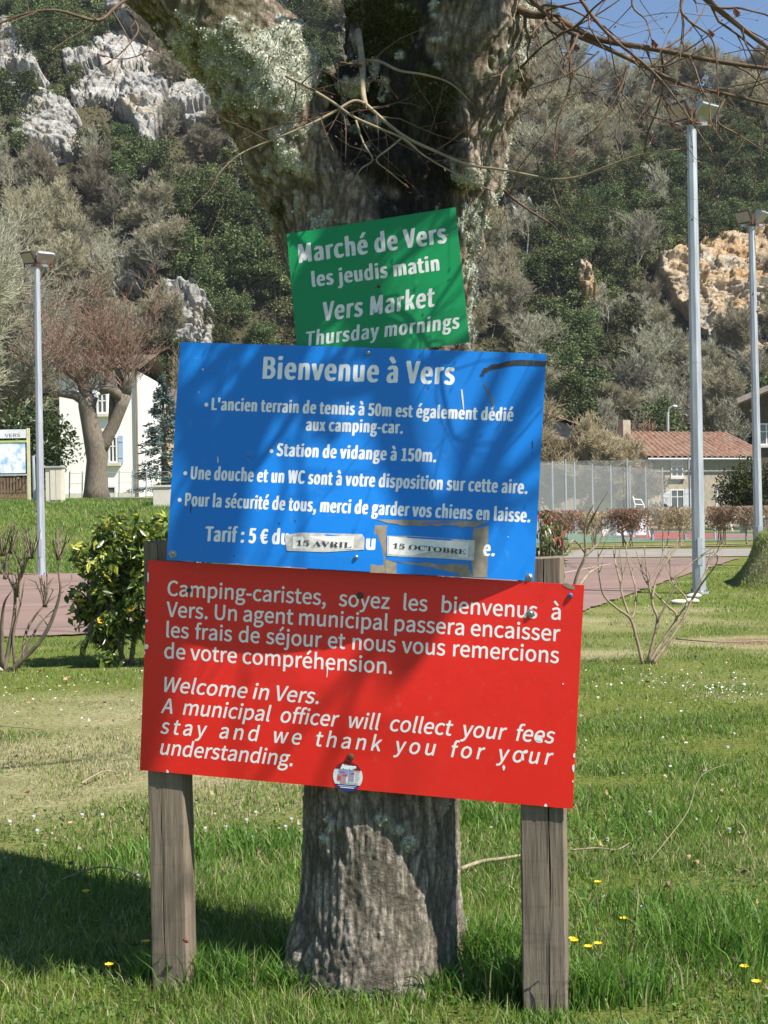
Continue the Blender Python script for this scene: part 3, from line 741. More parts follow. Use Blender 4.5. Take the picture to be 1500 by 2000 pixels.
disp = (ridge - .8) * (.0055 * (1 - hi) + .0055 * hi) + fine * (.008 + .006 * hi) + lump * (.012 + .045 * hi) + lump2 * (.006 + .026 * hi)
pxy = project(co)
# lichen cover: where the photo shows it
lz = fbm(co * 7 + 60, 4); ln = fbm(co * 30 + 2, 3)
wl = np.zeros(nv)
def blob(cx, cy, rx, ry, a):
    global wl
    wl = np.maximum(wl, a * (1 - sstep(.5, 1.25, np.hypot((pxy[:, 0] - cx) / rx, (pxy[:, 1] - cy) / ry))))
blob(470, 110, 190, 130, 1.0); blob(560, 170, 70, 60, .9); blob(560, 330, 70, 130, .75); blob(620, 470, 90, 90, .6); blob(700, 120, 60, 140, .45); blob(880, 400, 90, 160, .7); blob(960, 260, 60, 230, .45); blob(1000, 60, 50, 120, .6); blob(770, 1600, 50, 40, .72); blob(800, 1650, 22, 22, .8); blob(905, 560, 40, 150, .55); blob(840, 1570, 50, 40, .6); blob(640, 1600, 25, 60, .35); blob(800, 250, 120, 300, .33)
lich = sstep(.47, .56, lz * .55 + ln * .45 + (wl - .62) * .34) * (wl > .05)
rightside = sstep(860, 940, pxy[:, 0])
limbside = (1 - sstep(600, 660, pxy[:, 0])) * (1 - sstep(330, 420, pxy[:, 1]))
moss = sstep(.55, .64, fbm(co * 6 + 200, 4)) * hi * .85 * (1 - .85 * rightside) * (1 - .35 * limbside)
dk = np.exp(-(((pxy[:, 0] - 755) / 110) ** 2 + ((pxy[:, 1] - 200) / 270) ** 2))  # shade down the inner stem, painted into the bark colour
algae_shade = sstep(.54, .66, fbm(co * 5 + 300, 3) + .40 * dk) * hi * (1 - .85 * rightside) * (1 - .6 * limbside)  # scattered black algae patches plus the painted stem shade
disp = disp + lich * (.004 + .012 * (ln - .3))
co2 = co + no * disp[:, None]
tme.vertices.foreach_set('co', co2.astype(np.float32).ravel())
cb = np.outer(1 - ridge, (.17, .145, .115)) + np.outer(ridge, (.47, .41, .34))
warm = fbm(co * 4 + 90, 3)[:, None]
cb = cb * (.8 + .4 * warm)
low = (1 - hi)[:, None]
cb = cb * low + cb * np.array([1.0, .95, .88]) * (1 - low)
def mixv(a, b, f): return a * (1 - f[:, None]) + np.asarray(b) * f[:, None]
cb = mixv(cb, (.020, .018, .016), algae_shade * .92); cb = mixv(cb, (.075, .082, .022), moss * .7)
lcol = np.where((ln > .52)[:, None], np.array([[.66, .67, .56]]), np.array([[.42, .45, .33]])); cb = cb * (1 - lich[:, None] * .9) + lcol * lich[:, None] * .9
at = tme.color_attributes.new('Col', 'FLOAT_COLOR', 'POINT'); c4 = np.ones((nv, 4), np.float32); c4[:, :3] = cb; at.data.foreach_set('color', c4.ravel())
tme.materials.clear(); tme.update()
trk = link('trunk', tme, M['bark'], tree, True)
# leafy lichen tufts
cand = np.where((lich > .6) & (no[:, 1] < .45))[0]
sel = RS.choice(cand, min(len(cand), 11000), replace=False)
lc = np.where(RS.rand(len(sel), 1) < .65, np.array([[.62, .62, .53]]), np.array([[.40, .41, .28]])) * RS.uniform(.7, 1.15, (len(sel), 1))
lme = cards('lichen', co2[sel] + no[sel] * .003 + RS.normal(0, .003, (len(sel), 3)), RS.uniform(.003, .0085, len(sel)), lc, no[sel] * .2, .95, .2)
lo_ = link('lichen', lme, M['lichen'], tree); lo_['kind'] = 'stuff'
# moss fuzz
cand = np.where((moss > .6) & (no[:, 1] < .45))[0]; sel = RS.choice(cand, min(len(cand), 9000), replace=False)
mc = np.array([[.085, .09, .025]]) * RS.uniform(.5, 1.4, (len(sel), 1))
mo_ = link('moss', cards('moss', co2[sel] + no[sel] * .003 + RS.normal(0, .004, (len(sel), 3)), RS.uniform(.008, .018, len(sel)), mc, no[sel] * 1.2, .3, .1), M['lichen'], tree); mo_['kind'] = 'stuff'

# branches and twigs
def smoothpath(pts, k=4):
    pts = [np.asarray(p, float) for p in pts]; out = []
    for i in range(len(pts) - 1):
        p0 = pts[max(i - 1, 0)]; p1 = pts[i]; p2 = pts[i + 1]; p3 = pts[min(i + 2, len(pts) - 1)]
        for j in range(k):
            t = j / k; out.append(.5 * ((2 * p1) + (-p0 + p2) * t + (2 * p0 - 5 * p1 + 4 * p2 - p3) * t * t + (-p0 + 3 * p1 - 3 * p2 + p3) * t ** 3))
    out.append(pts[-1]); return out
TW = []; BUD = []
def twig(p, d, L, r, depth, rs, droop=.0):
    n = max(3, int(L / .05)); d = nrm(d); q = np.array(p, float)
    for i in range(n):
        dn = nrm(d + np.array([rs.gauss(0, .16), rs.gauss(0, .16), rs.gauss(0, .16) - droop]))
        e = q + dn * L / n; ra = r * (1 - .7 * i / n); rb_ = r * (1 - .7 * (i + 1) / n)
        TW.append([*q, *e, ra, rb_])
        if depth > 0 and rs.random() < .5 and i > 0:
            s = nrm(np.cross(dn, (rs.gauss(0, 1), rs.gauss(0, 1), rs.gauss(0, 1))))
            twig(e, nrm(dn * .8 + s * .75), L * rs.uniform(.25, .55), rb_ * .62, depth - 1, rs, droop)
        elif rs.random() < .12:
            BUD.append((e, nrm(dn + .6 * np.array([rs.gauss(0, 1), rs.gauss(0, 1), rs.gauss(0, 1)])), rs.uniform(.0014, .0022)))
        q = e; d = dn
    BUD.append((q, d, rs.uniform(.0016, .0026)))
def branch(px, r0, r1, name, m, parent, kids=0, klen=.3, seed=1, n=7, kdepth=1, world=False, kick=None):
    pts = smoothpath(px if world else [P(*a) for a in px], 4); k = len(pts)
    rad = [r0 + (r1 - r0) * i / (k - 1) for i in range(k)]
    rs = random.Random(seed)
    MB().tube(pts, rad, n).build(name, m, parent, True)
    for _ in range(kids):
        i = rs.randrange(1, k - 1); d = nrm(pts[i + 1] - pts[i - 1]); s = np.array([rs.gauss(0, 1), rs.gauss(0, .6), rs.gauss(0, 1)])
        if kick is not None: s = s + np.asarray(kick)
        twig(pts[i], nrm(d * .8 + nrm(s) * .8), klen * rs.uniform(.4, 1.2), max(.0011, rad[i] * .5), kdepth, rs)
    BUD.append((pts[-1], nrm(pts[-1] - pts[-2]), .004))
# epicormic twigs in front of the trunk
branch([(700, 60, 4.02), (708, 130, 3.9), (709, 180, 3.83), (714, 205, 3.80)], .0095, .007, 'branch', M['twigpale'], tree, 2, .15, 3)
branch([(714, 203, 3.80), (690, 197, 3.79), (650, 220, 3.77), (600, 245, 3.75), (540, 270, 3.74), (480, 295, 3.73), (445, 320, 3.72), (418, 352, 3.72)], .0042, .0014, 'branch', M['twigpale'], tree, 12, .26, 4)
branch([(714, 203, 3.80), (735, 222, 3.79), (765, 248, 3.78), (800, 272, 3.77), (850, 295, 3.76), (915, 322, 3.72), (985, 332, 3.68), (1075, 349, 3.62), (1130, 345, 3.58), (1185, 325, 3.54), (1250, 302, 3.5), (1332, 291, 3.48)], .005, .0016, 'branch', M['twigpale'], tree, 18, .26, 5)
branch([(700, 118, 3.98), (740, 120, 3.9), (780, 138, 3.85), (830, 146, 3.82), (880, 163, 3.8), (920, 200, 3.78)], .005, .0016, 'branch', M['twigpale'], tree, 7, .2, 6)
branch([(560, 150, 3.9), (600, 170, 3.82), (650, 200, 3.78), (690, 228, 3.75), (740, 250, 3.74), (790, 272, 3.74), (830, 305, 3.74), (900, 345, 3.72), (950, 368, 3.7)], .0045, .0015, 'branch', M['twigpale'], tree, 14, .24, 7)
branch([(695, 235, 3.76), (710, 280, 3.75), (728, 312, 3.74), (705, 330, 3.73), (688, 362, 3.73)], .003, .0012, 'branch', M['twigpale'], tree, 3, .12, 8)
branch([(786, 268, 3.76), (760, 290, 3.75), (735, 312, 3.74), (760, 335, 3.73), (790, 360, 3.72)], .0028, .0012, 'branch', M['twigpale'], tree, 3, .12, 9)
branch([(985, 372, 4.0), (1010, 394, 3.9), (1045, 418, 3.85), (1080, 440, 3.82), (1101, 466, 3.8)], .0045, .0016, 'branch', M['twig'], tree, 3, .15, 10)
branch([(640, 95, 4.05), (655, 130, 3.95), (668, 200, 3.9), (640, 260, 3.88)], .003, .0012, 'branch', M['twig'], tree, 5, .25, 12)
branch([(300, -40, 3.8), (230, 10, 3.7), (190, 40, 3.65), (110, 20, 3.6), (40, 30, 3.6), (-30, 60, 3.6)], .006, .002, 'branch', M['twig'], tree, 7, .25, 13)
branch([(255, 30, 3.9), (270, 60, 3.85), (240, 100, 3.83), (215, 120, 3.82)], .003, .001, 'branch', M['twig'], tree, 6, .2, 14)
branch([(290, 70, 3.9), (285, 100, 3.88), (245, 115, 3.86), (205, 110, 3.85)], .0025, .001, 'branch', M['twig'], tree, 4, .15, 15)
# right-hand boughs over the sky
branch([(1000, 10, 4.15), (1035, 28, 4.05), (1080, 32, 4.0), (1120, 55, 3.95), (1175, 78, 3.9), (1290, 98, 3.85), (1400, 120, 3.8), (1500, 134, 3.75), (1620, 150, 3.7)], .0125, .004, 'branch', M['twig'], tree, 12, .42, 21, 8, 1)
branch([(1010, -30, 4.1), (1050, 10, 4.0), (1105, 58, 3.95), (1180, 92, 3.9), (1260, 130, 3.85), (1340, 168, 3.8), (1410, 182, 3.75), (1500, 203, 3.7), (1600, 215, 3.65)], .009, .003, 'branch', M['twig'], tree, 12, .4, 22, 8, 1)
branch([(1100, -60, 3.9), (1150, 22, 3.82), (1200, 78, 3.78), (1270, 135, 3.74), (1325, 200, 3.72), (1385, 290, 3.7)], .006, .0018, 'branch', M['twig'], tree, 7, .3, 23, 7, 1)
branch([(1300, -80, 3.6), (1370, -10, 3.55), (1430, 40, 3.5), (1500, 92, 3.45), (1570, 130, 3.4)], .009, .004, 'branch', M['twig'], tree, 8, .3, 24, 7, 1)
branch([(1120, 58, 3.95), (1114, 110, 3.94), (1112, 175, 3.93), (1088, 238, 3.92), (1082, 305, 3.9)], .005, .0014, 'branch', M['twig'], tree, 8, .22, 25, 6, 1)
branch([(1225, 128, 3.87), (1215, 165, 3.86), (1190, 215, 3.85), (1155, 262, 3.84), (1122, 296, 3.83)], .0045, .0014, 'branch', M['twig'], tree, 8, .22, 26, 6, 1)
branch([(1280, 150, 3.83), (1266, 195, 3.8), (1262, 222, 3.8), (1290, 232, 3.78), (1320, 242, 3.77)], .0035, .0013, 'branch', M['twig'], tree, 6, .2, 27, 6, 1)
branch([(1420, 185, 3.75), (1400, 235, 3.73), (1440, 262, 3.72), (1500, 300, 3.7)], .004, .0014, 'branch', M['twig'], tree, 8, .22, 28, 6, 1)
branch([(1350, -60, 3.8), (1330, 10, 3.78), (1345, 40, 3.77), (1390, 75, 3.76), (1400, 130, 3.75), (1402, 180, 3.74)], .005, .0014, 'branch', M['twig'], tree, 6, .28, 29, 6, 1)
branch([(1010, 140, 4.1), (1060, 90, 3.98), (1110, 60, 3.95), (1180, 20, 3.9), (1250, -30, 3.9)], .004, .0014, 'branch', M['twig'], tree, 6, .3, 30, 6, 1)
branch([(1240, -60, 3.9), (1235, 10, 3.88), (1262, 40, 3.86), (1274, 85, 3.84)], .004, .0012, 'branch', M['twig'], tree, 6, .28, 31, 6, 1)
branch([(1170, 100, 3.9), (1120, 140, 3.9), (1060, 165, 3.92), (1030, 175, 3.95)], .003, .0012, 'branch', M['twig'], tree, 6, .2, 32, 6, 1)
nvis = len(TW)
# crown above the frame (its boughs throw the shadows on the boards)
def bow_on(pxpts, ts, board, r0, r1, seed, kids, pre=None, post_=None):
    pts = [] if pre is None else list(pre)
    for (x, y), t in zip(pxpts, ts): pts.append(board.px(x, y) + SD * t)
    if post_: pts += list(post_)
    branch([np.asarray(p) for p in pts], r0, r1, 'branch', M['twig'], tree, kids, .6, seed, 8, 1, True)
t0 = P(870, -330, 4.22)
bow_on([(545, 700), (395, 1090), (318, 1470)], [2.9, 3.9, 4.9], blue, .075, .06, 41, 3, [t0, t0 + np.array([.55, -.05, .65]), t0 + np.array([1.0, -.5, .95])])
bow_on([(850, 1110), (960, 900), (1050, 740)], [3.4, 3.8, 4.2], blue, .034, .026, 42, 5, [t0 + np.array([.05, -.1, .7]), t0 + np.array([.5, -.8, 1.0])])
bow_on([(360, 760), (450, 690), (640, 540)], [2.3, 2.2, 2.1], blue, .013, .018, 43, 6)
bow_on([(345, 880), (470, 750), (560, 640)], [2.1, 2.0, 1.9], blue, .010, .014, 44, 6)
bow_on([(655, 860), (600, 780), (575, 740), (690, 765), (880, 690), (960, 620)], [2.1, 2.05, 2.0, 2.0, 1.95, 1.9], blue, .011, .015, 45, 4)
bow_on([(500, 920), (560, 830), (660, 700)], [2.2, 2.1, 2.0], blue, .009, .012, 46, 4)
bow_on([(720, 1300), (760, 1180), (900, 980)], [4.6, 4.4, 4.0], red, .02, .03, 47, 5)
bow_on([(640, 640), (760, 530), (900, 420)], [1.8, 1.75, 1.7], green, .006, .01, 48, 4)
bow_on([(590, 620), (640, 540), (740, 420)], [2.0, 1.9, 1.8], green, .007, .012, 49, 4)
bow_on([(800, 690), (850, 600), (930, 480)], [1.6, 1.55, 1.5], green, .003, .006, 50, 3)
sp_ = lambda px, py, t: P(px, py, 3.99) + SD * t
branch([t0 + np.array([0, 0, -.05]), sp_(775, -40, 1.0), sp_(770, 130, 1.6), sp_(765, 330, 2.3), sp_(750, 470, 2.9)], .155, .115, 'branch', M['twig'], tree, 4, .5, 52, 10, 1, True)  # unseen thick bough, added so its shadow darkens the stem
rs = random.Random(77)
def crown(p, d, L, r, lev):
    n = 6; pts = [np.array(p, float)]; d = nrm(d)
    for i in range(n):
        d = nrm(d + np.array([rs.gauss(0, .13), rs.gauss(0, .13), rs.gauss(0, .1) + .03])); pts.append(pts[-1] + d * L / n)
    MB().tube(pts, [r * (1 - .6 * i / n) for i in range(n + 1)], 7 if lev else 10).build('branch', M['twig'], tree, True)
    if lev < 1:
        for _ in range(4):
            i = rs.randrange(2, n + 1); s = np.array([rs.gauss(0, 1), rs.gauss(0, 1), rs.gauss(0, .5) + .2])
            crown(pts[i], nrm(d + nrm(s)), L * rs.uniform(.5, .7), r * .38, lev + 1)
    else:
        for _ in range(5):
            i = rs.randrange(1, n + 1); s = np.array([rs.gauss(0, 1), rs.gauss(0, 1), rs.gauss(0, .8)])
            twig(pts[i], nrm(d + nrm(s)), L * rs.uniform(.3, .6), r * .35, 1, rs)
cr0 = P(880, -420, 4.2)
for dv, L, r_ in (((.1, .9, 1), 2.6, .11), ((-.5, .6, .9), 2.6, .09)):
    crown(cr0 + np.array([0, 0, -.1]), np.array(dv), L, r_, 0)
l0 = P(110, -175, 3.9)
for dv, L, r_ in (((-.8, -.1, .6), 2.2, .09), ((-.3, .3, 1), 2.2, .08)): crown(l0, np.array(dv), L, r_, 0)
o = link('twigs', segmesh('twigs', TW, 5), M['twig'], tree); o['kind'] = 'stuff'
bs = [[*p, *(p + d * .011 * (r_ / .003)), r_, r_ * .35] for p, d, r_ in BUD if p[2] < 3.2]
o = link('buds', segmesh('buds', bs, 6), M['bud'], tree); o['kind'] = 'stuff'
for (x, y, D_) in ((1278, 85, 3.84), (1388, 65, 3.76), (1437, 22, 3.5), (1125, 92, 3.94)):
    b0 = P(x, y, D_); v = [b0 + np.array(k) * .012 for k in ((-.5, 0, 1), (.4, .3, .6), (.9, -.2, -.4), (.2, .2, -1.2), (-.6, -.3, -.6))]
    MB().add(v, [(0, 1, 2), (0, 2, 3), (0, 3, 4)]).build('dead_leaf', M['bud'], tree)

# ------------------------------------------------------------------ lamp posts
def lamp(px, py_base, D, top_py, lean, rw, yaw1, yaw2, label, seed):
    b = np.array([P(px, py_base, D)[0], D, float(zground(np.array([P(px, py_base, D)[0]]), np.array([D]))[0])])
    t = P(px + lean, top_py, D); t[1] = D
    root = empty('lamp_post', b, label, 'lamp post', 'floodlight posts round the court')
    MB().tube([b - np.array([0, 0, .3]), b + (t - b) * .5, t], [rw, rw * .86, rw * .70], 8).build('pole', M['galv'], root)
    MB().tube([b + np.array([0, 0, .0]), b + np.array([0, 0, .03])], [rw * 1.5, rw * 1.5], 8).build('base_plate', M['galv'], root)
    dq = b + (t - b) * .09 + np.array([0, -rw * .9, 0]); bevel(MB().box(dq, (rw * .75, .02, .42)).build('access_door', M['galv'], root), .006)
    for k_ in range(4):
        q_ = b + np.array([rw * 1.25 * math.cos(.8 + 1.57 * k_), rw * 1.25 * math.sin(.8 + 1.57 * k_), .03]); MB().tube([q_, q_ + [0, 0, .04]], .016, 6).build('bolt', M['steel'], root)
    MB().tube([b + (t - b) * .5 - [0, 0, .05], b + (t - b) * .5 + [0, 0, .05]], rw * .885, 8).build('joint', M['galv'], root)
    MB().tube([t, t + np.array([0, 0, .06])], rw * .95, 8).build('cap', M['darkmetal'], root)
    MB().bar(t + np.array([-.24, 0, .02]), t + np.array([.24, 0, .02]), .05, .05).build('cross_arm', M['galv'], root)
    for sx, yaw, pit in ((-.15, yaw1, .55), (.17, yaw2, .8)):
        c = t + np.array([sx, 0, .24]); f = nrm(np.array([math.sin(yaw) * math.cos(pit), -math.cos(yaw) * math.cos(pit), -math.sin(pit)]))
        x = nrm(np.cross(f, (0, 0, 1))); u = np.cross(x, f)
        v = [c + x * a * w + u * bb * h + f * z for z, w, h in ((.09, .185, .14), (.07, .20, .155), (-.05, .14, .10), (-.09, .07, .05)) for a, bb in ((-1, -1), (1, -1), (1, 1), (-1, 1))]
        fc = [(0, 1, 2, 3), (15, 14, 13, 12)] + [(4 * i + k, 4 * i + 4 + k, 4 * i + 4 + (k + 1) % 4, 4 * i + (k + 1) % 4) for i in range(3) for k in range(4)]
        ho = MB().add(v, fc).build('floodlight', M['darkmetal'] if sx < 0 else M['galv'], root)
        g = [c + x * a * .165 + u * bb * .118 + f * .093 for a, bb in ((-1, -1), (1, -1), (1, 1), (-1, 1))]
        MB().add(g, [(0, 1, 2, 3)]).build('glass', M['lampglass'], ho)
        yk = MB(); yk.bar(c + x * .20, c + x * .20 - np.array([0, 0, .22]) + f * -.0, .03, .02); yk.bar(c - x * .20, c - x * .20 - np.array([0, 0, .22]), .03, .02); yk.bar(c - x * .20 - np.array([0, 0, .22]), c + x * .20 - np.array([0, 0, .22]), .03, .02)
        yk.build('bracket', M['rustpart'], ho)
    return root
lamp(1366, 1172, 21.9, 245, -15.5, .105, -.9, .7, 'tall galvanised floodlight post standing on the lawn right of the boards', 1)
lamp(1483, 1117, 31.7, 442, -15, .105, -.8, .9, 'galvanised floodlight post rising behind the earth bank at the right', 2)
lamp(81, 1117, 33.0, 521, -9, .098, -.6, .6, 'galvanised floodlight post at the foot of the grassy slope on the left', 3)

# ------------------------------------------------------------------ hillside
def hillhit(px, py):
    px = np.asarray(px, float); py = np.asarray(py, float)
    x = (px - 750) / FPX; y = (1000 - py) / FPX; c, s = math.cos(ROLL), math.sin(ROLL)
    dx = c * x - s * y; dz = s * x + c * y
    D = np.full(px.shape, 88.0); done = np.zeros(px.shape, bool)
    for k in range(320):
        z = zground(dx * D, D); hit = (EYE + dz * D) <= z; done |= hit
        D = np.where(done, D, D + .5)
    return np.stack([dx * D, D, EYE + dz * D], -1), done
ROCKS = [
 ([(-20, 40), (30, 60), (70, 130), (100, 190), (150, 222), (156, 300), (120, 322), (60, 330), (30, 290), (40, 210), (10, 170), (-20, 190)], 'grey', 'pale grey cliff face at the far left of the hillside'),
 ([(150, 70), (205, 90), (215, 30), (262, 26), (282, 90), (320, 130), (326, 190), (312, 240), (296, 330), (274, 335), (275, 250), (235, 222), (195, 205), (150, 215), (140, 160)], 'grey', 'tall grey and ochre cliff below the leaning limb'),
 ([(336, 205), (376, 182), (425, 196), (450, 240), (420, 268), (372, 255), (345, 240)], 'grey', 'small pale rock outcrop left of the trunk'),
 ([(300, 600), (335, 570), (378, 548), (402, 590), (418, 650), (405, 705), (345, 700), (318, 650)], 'grey', 'low white rock outcrop above the white house'),
 ([(215, 545), (250, 530), (285, 550), (275, 575), (230, 572)], 'grey', 'little rock ledge above the red brush'),
 ([(1268, 520), (1300, 535), (1335, 505), (1400, 478), (1530, 462), (1530, 770), (1440, 705), (1395, 690), (1362, 640), (1312, 590)], 'ochre', 'orange limestone cliff behind the right lamp posts'),
 ([(1120, 520), (1150, 540), (1165, 590), (1140, 600), (1122, 565)], 'ochre', 'narrow ochre rock patch on the right hillside'),
 ([(1172, 420), (1196, 430), (1192, 480), (1176, 470)], 'grey', 'small white rock patch in the trees right of the boards'),
 ([(1232, 700), (1250, 735), (1262, 775), (1246, 778), (1232, 740)], 'grey', 'thin pale rock streak low on the right hillside'),
 ([(990, 395), (1030, 400), (1048, 440), (1010, 445)], 'grey', 'pale rock patch just right of the trunk'),
]
def rockmat(name, a, b, c):
    m, t, bs = newmat(name); v = coords(t); n = nz(t, .28, 8, .65, v); n2 = nz(t, 1.6, 8, .7, v)
    n3 = nz(t, .5, 6, .7, coords(t, (2.2, 2.2, .3)))
    k = ramp(t, n.outputs[0], [(.35, a), (.52, b), (.66, c)])
    k = mixc(t, ramp(t, n3.outputs[0], [(.55, (0, 0, 0)), (.7, (.75,) * 3)]), k, (.13, .13, .125))
    k = mixc(t, 1.0, k, ramp(t, n2.outputs[0], [(.3, (.55,) * 3), (.65, (1.15,) * 3)]), 'MULTIPLY')
    t.links.new(k, bs.inputs['Base Color']); bs.inputs['Roughness'].default_value = .95; bs.inputs['Specular IOR Level'].default_value = .1
    bump(t, bs, n2.outputs[0], 1.0, .5); return m
M['grey'] = rockmat('grey limestone', (.52, .51, .49), (.45, .44, .42), (.53, .45, .34))
M['ochre'] = rockmat('ochre limestone', (.57, .51, .42), (.55, .41, .26), (.50, .30, .14))
def inpoly(x, y, poly):
    r = np.zeros(np.shape(x), bool); n = len(poly)
    for i in range(n):
        x0, y0 = poly[i]; x1, y1 = poly[(i + 1) % n]
        if y0 == y1: continue
        c = ((y0 > y) != (y1 > y)) & (x < (x1 - x0) * (y - y0) / (y1 - y0) + x0); r ^= c
    return r
def polydist(x, y, poly):
    d = np.full(np.shape(x), 1e9); n = len(poly)
    for i in range(n):
        a = np.array(poly[i], float); b = np.array(poly[(i + 1) % n], float); ab = b - a
        t = np.clip(((x - a[0]) * ab[0] + (y - a[1]) * ab[1]) / ab.dot(ab), 0, 1)
        d = np.minimum(d, np.hypot(x - a[0] - t * ab[0], y - a[1] - t * ab[1]))
    return d
for poly, kind, lab in ROCKS:
    xs_ = np.array([p[0] for p in poly]); ys_ = np.array([p[1] for p in poly]); st = 2.5 if len(poly) > 6 else 2
    gx, gy = np.meshgrid(np.arange(xs_.min() - 16, xs_.max() + 17, st), np.arange(ys_.min() - 16, ys_.max() + 17, st))
    pos, ok = hillhit(gx.ravel(), gy.ravel())
    px_ = gx.ravel(); py_ = gy.ravel()
    jag = (fbm(np.stack([px_ / 22, py_ / 22, 0 * px_], 1), 3) - .5) * 26
    sd = np.where(inpoly(px_, py_, poly), 1, -1) * polydist(px_, py_, poly) + jag + 7
    warp = (fbm(pos * .25, 3) - .5)[:, None] * 4; d1, d2, idv, off = cells((pos + warp) / np.array([7.5, 7.5, 12.0])); e1, e2, idw, of2 = cells((pos + warp * .5) / np.array([2.4, 2.4, 4.2]) + 31)
    face = (idv - .3) * 3.2 + (off * np.stack([idv - .5, _perm[(idv * 9999).astype(int)] - .5, _perm[(idv * 5555).astype(int)] - .5], 1)).sum(1) * 4.5
    face = face + (idw - .5) * 1.0 + (fbm(pos * .8, 4) - .5) * 1.4 + (fbm(pos * 2.4, 3) - .5) * .6 - .8 * (d2 - d1 < .08) - .5 * (e2 - e1 < .10)
    st_ = pos[:, 2] / 2.6 + 1.2 * fbm(pos * .12, 3) + .25 * fbm(pos * .7, 2); face = face * (.75 if kind == 'grey' else .72) + .35 * (np.mod(st_, 1.0) ** 1.5) - .3 * (np.mod(st_ * 1.7, 1.0) < .12)
    h = np.clip(sd / 7, -1, 1) * 1.6 + face * np.clip(sd / 5, 0, 1) - .2
    nn = np.array([0, -.93, .36])
    V = pos + nn * h[:, None]
    ny, nx = gx.shape; i = np.arange((ny - 1) * nx).reshape(ny - 1, nx)[:, :-1].ravel(); F = np.stack([i, i + nx, i + nx + 1, i + 1], 1)
    keep = (sd[F].max(1) > -8) & ok[F].all(1); F = F[keep]
    if len(F) < 4: continue
    u, inv = np.unique(F, return_inverse=True)
    o = link('cliff', npmesh('cliff', V[u], inv.reshape(F.shape)), M[kind], None, False); tag(o, lab, 'cliff')

# tree kinds for the slope
def crownmesh(seed, nl, ncard, w, h, size, colA, colB, name):
    rs = np.random.RandomState(seed); pts = []; nb = []; cl = []
    lob = []
    for i in range(nl):
        a = rs.uniform(0, 6.28); rr_ = math.sqrt(rs.rand()) * w * .36; z = rs.uniform(.22, .86) * h; k = (1 - .55 * abs(z / h - .45))
        lob.append((rr_ * math.cos(a) * k, rr_ * math.sin(a) * k, z, rs.uniform(.07, .19) * w, rs.uniform(.65, 1.3)))
    per = ncard // nl
    for (x, y, z, r, b) in lob:
        d = rs.normal(size=(per, 3)); d /= np.linalg.norm(d, axis=1)[:, None]; q = r * (rs.rand(per) ** .28)[:, None] * d * [1, 1, .85]
        q *= (.7 + .75 * rs.rand(per) ** 2)[:, None]
        pts.append(q + [x, y, z]); nb.append(d); cl.append(np.full(per, b))
    pts = np.concatenate(pts); cl = np.concatenate(cl); nb = np.concatenate(nb)
    t = rs.rand(len(pts), 1); c = (np.array(colA) * (1 - t) + np.array(colB) * t) * cl[:, None]
    return cards(name, pts, rs.uniform(.6, 1.2, len(pts)) * size, c, nb * .9, .6, .2, rs)
def bareseg(seed, H, spread, r0, levels, kids, up=.12, lean=None, min_r=.006):
    rs = random.Random(seed); S = []
    def grow(p, d, L, r, lev):
        n = 4 if lev < levels else 3; q = np.array(p, float)
        for i in range(n):
            dn = nrm(d + np.array([rs.gauss(0, .17), rs.gauss(0, .17), rs.gauss(0, .10) + up])); e = q + dn * L / n
            ra = max(min_r, r * (1 - .6 * i / n)); rb_ = max(min_r, r * (1 - .6 * (i + 1) / n)); S.append([*q, *e, ra, rb_, lev])
            if lev < levels and (i > 0 or lev > 0):
                for _ in range(kids if i else kids - 1):
                    s = nrm(np.array([rs.gauss(0, 1), rs.gauss(0, 1), rs.gauss(0, .5) + .1]))
                    grow(e, nrm(dn + s * spread), L * rs.uniform(.42, .7), rb_ * .55, lev + 1)
            q = e; d = dn
    grow(np.zeros(3), nrm(lean or (0, 0, 1)), H * .5, r0, 0)
    return np.array(S)
EV = [crownmesh(100 + i, 26 + 3 * i, 5600, 6.2, 6.8, .25, (.045, .068, .026), (.165, .205, .08), 'crown') for i in range(5)]
EVL = [crownmesh(200 + i, 18, 3600, 5.0, 5.2, .25, (.075, .092, .038), (.20, .215, .095), 'crown') for i in range(3)]
TRK = MB().tube([np.array([0, 0, -1.5]), np.array([.1, 0, 1.0]), np.array([-.1, .1, 3.2])], [.22, .16, .07], 6).mesh('trunk'); TRK.materials.append(mat('grey oak trunk', (.12, .10, .08), None, 4, .95))
for me in EV + EVL: me.materials.append(M['hillleaf'])
BARE = []
for i in range(5):
    S = bareseg(300 + i, 7.0, .85, .11, 4, 2 + i % 2, .08, None, .014)
    cl = np.where((S[:, 8] < 1)[:, None], np.array([[.25, .245, .20]]), np.array([[.30, .29, .22]]))
    if i % 2: cl = cl * np.array([1.03, .97, .9])
    me = segmesh('branches', S, 3, cl); me.materials.append(M['hilltwig']); BARE.append(me)
def placed(name, parts, loc, sc, rz, label, cat, group):
    r = bpy.data.objects.new(name, None); COL.objects.link(r); r.location = Vector(loc); r.scale = (sc[0], sc[0], sc[1]); r.rotation_euler = (0, 0, rz)
    r.empty_display_size = .2; tag(r, label, cat, group)
    for nm, me in parts:
        c = bpy.data.objects.new(nm, me); COL.objects.link(c); c.parent = r
    return r
rs = random.Random(5)
cand = []
for k in range(60000):
    px = rs.uniform(-90, 1590); py = rs.uniform(15, 960); cand.append((px, py))
cand = np.array(cand); hp, hok = hillhit(cand[:, 0], cand[:, 1])
inr = np.zeros(len(cand), bool)
for poly, kind, lab in ROCKS:
    inr |= inpoly(cand[:, 0], cand[:, 1] - 12, poly) | inpoly(cand[:, 0], cand[:, 1] - 45, poly) | ((inpoly(cand[:, 0], cand[:, 1] - 80, poly) | inpoly(cand[:, 0], cand[:, 1] - 112, poly)) & (RS.rand(len(cand)) < .8))
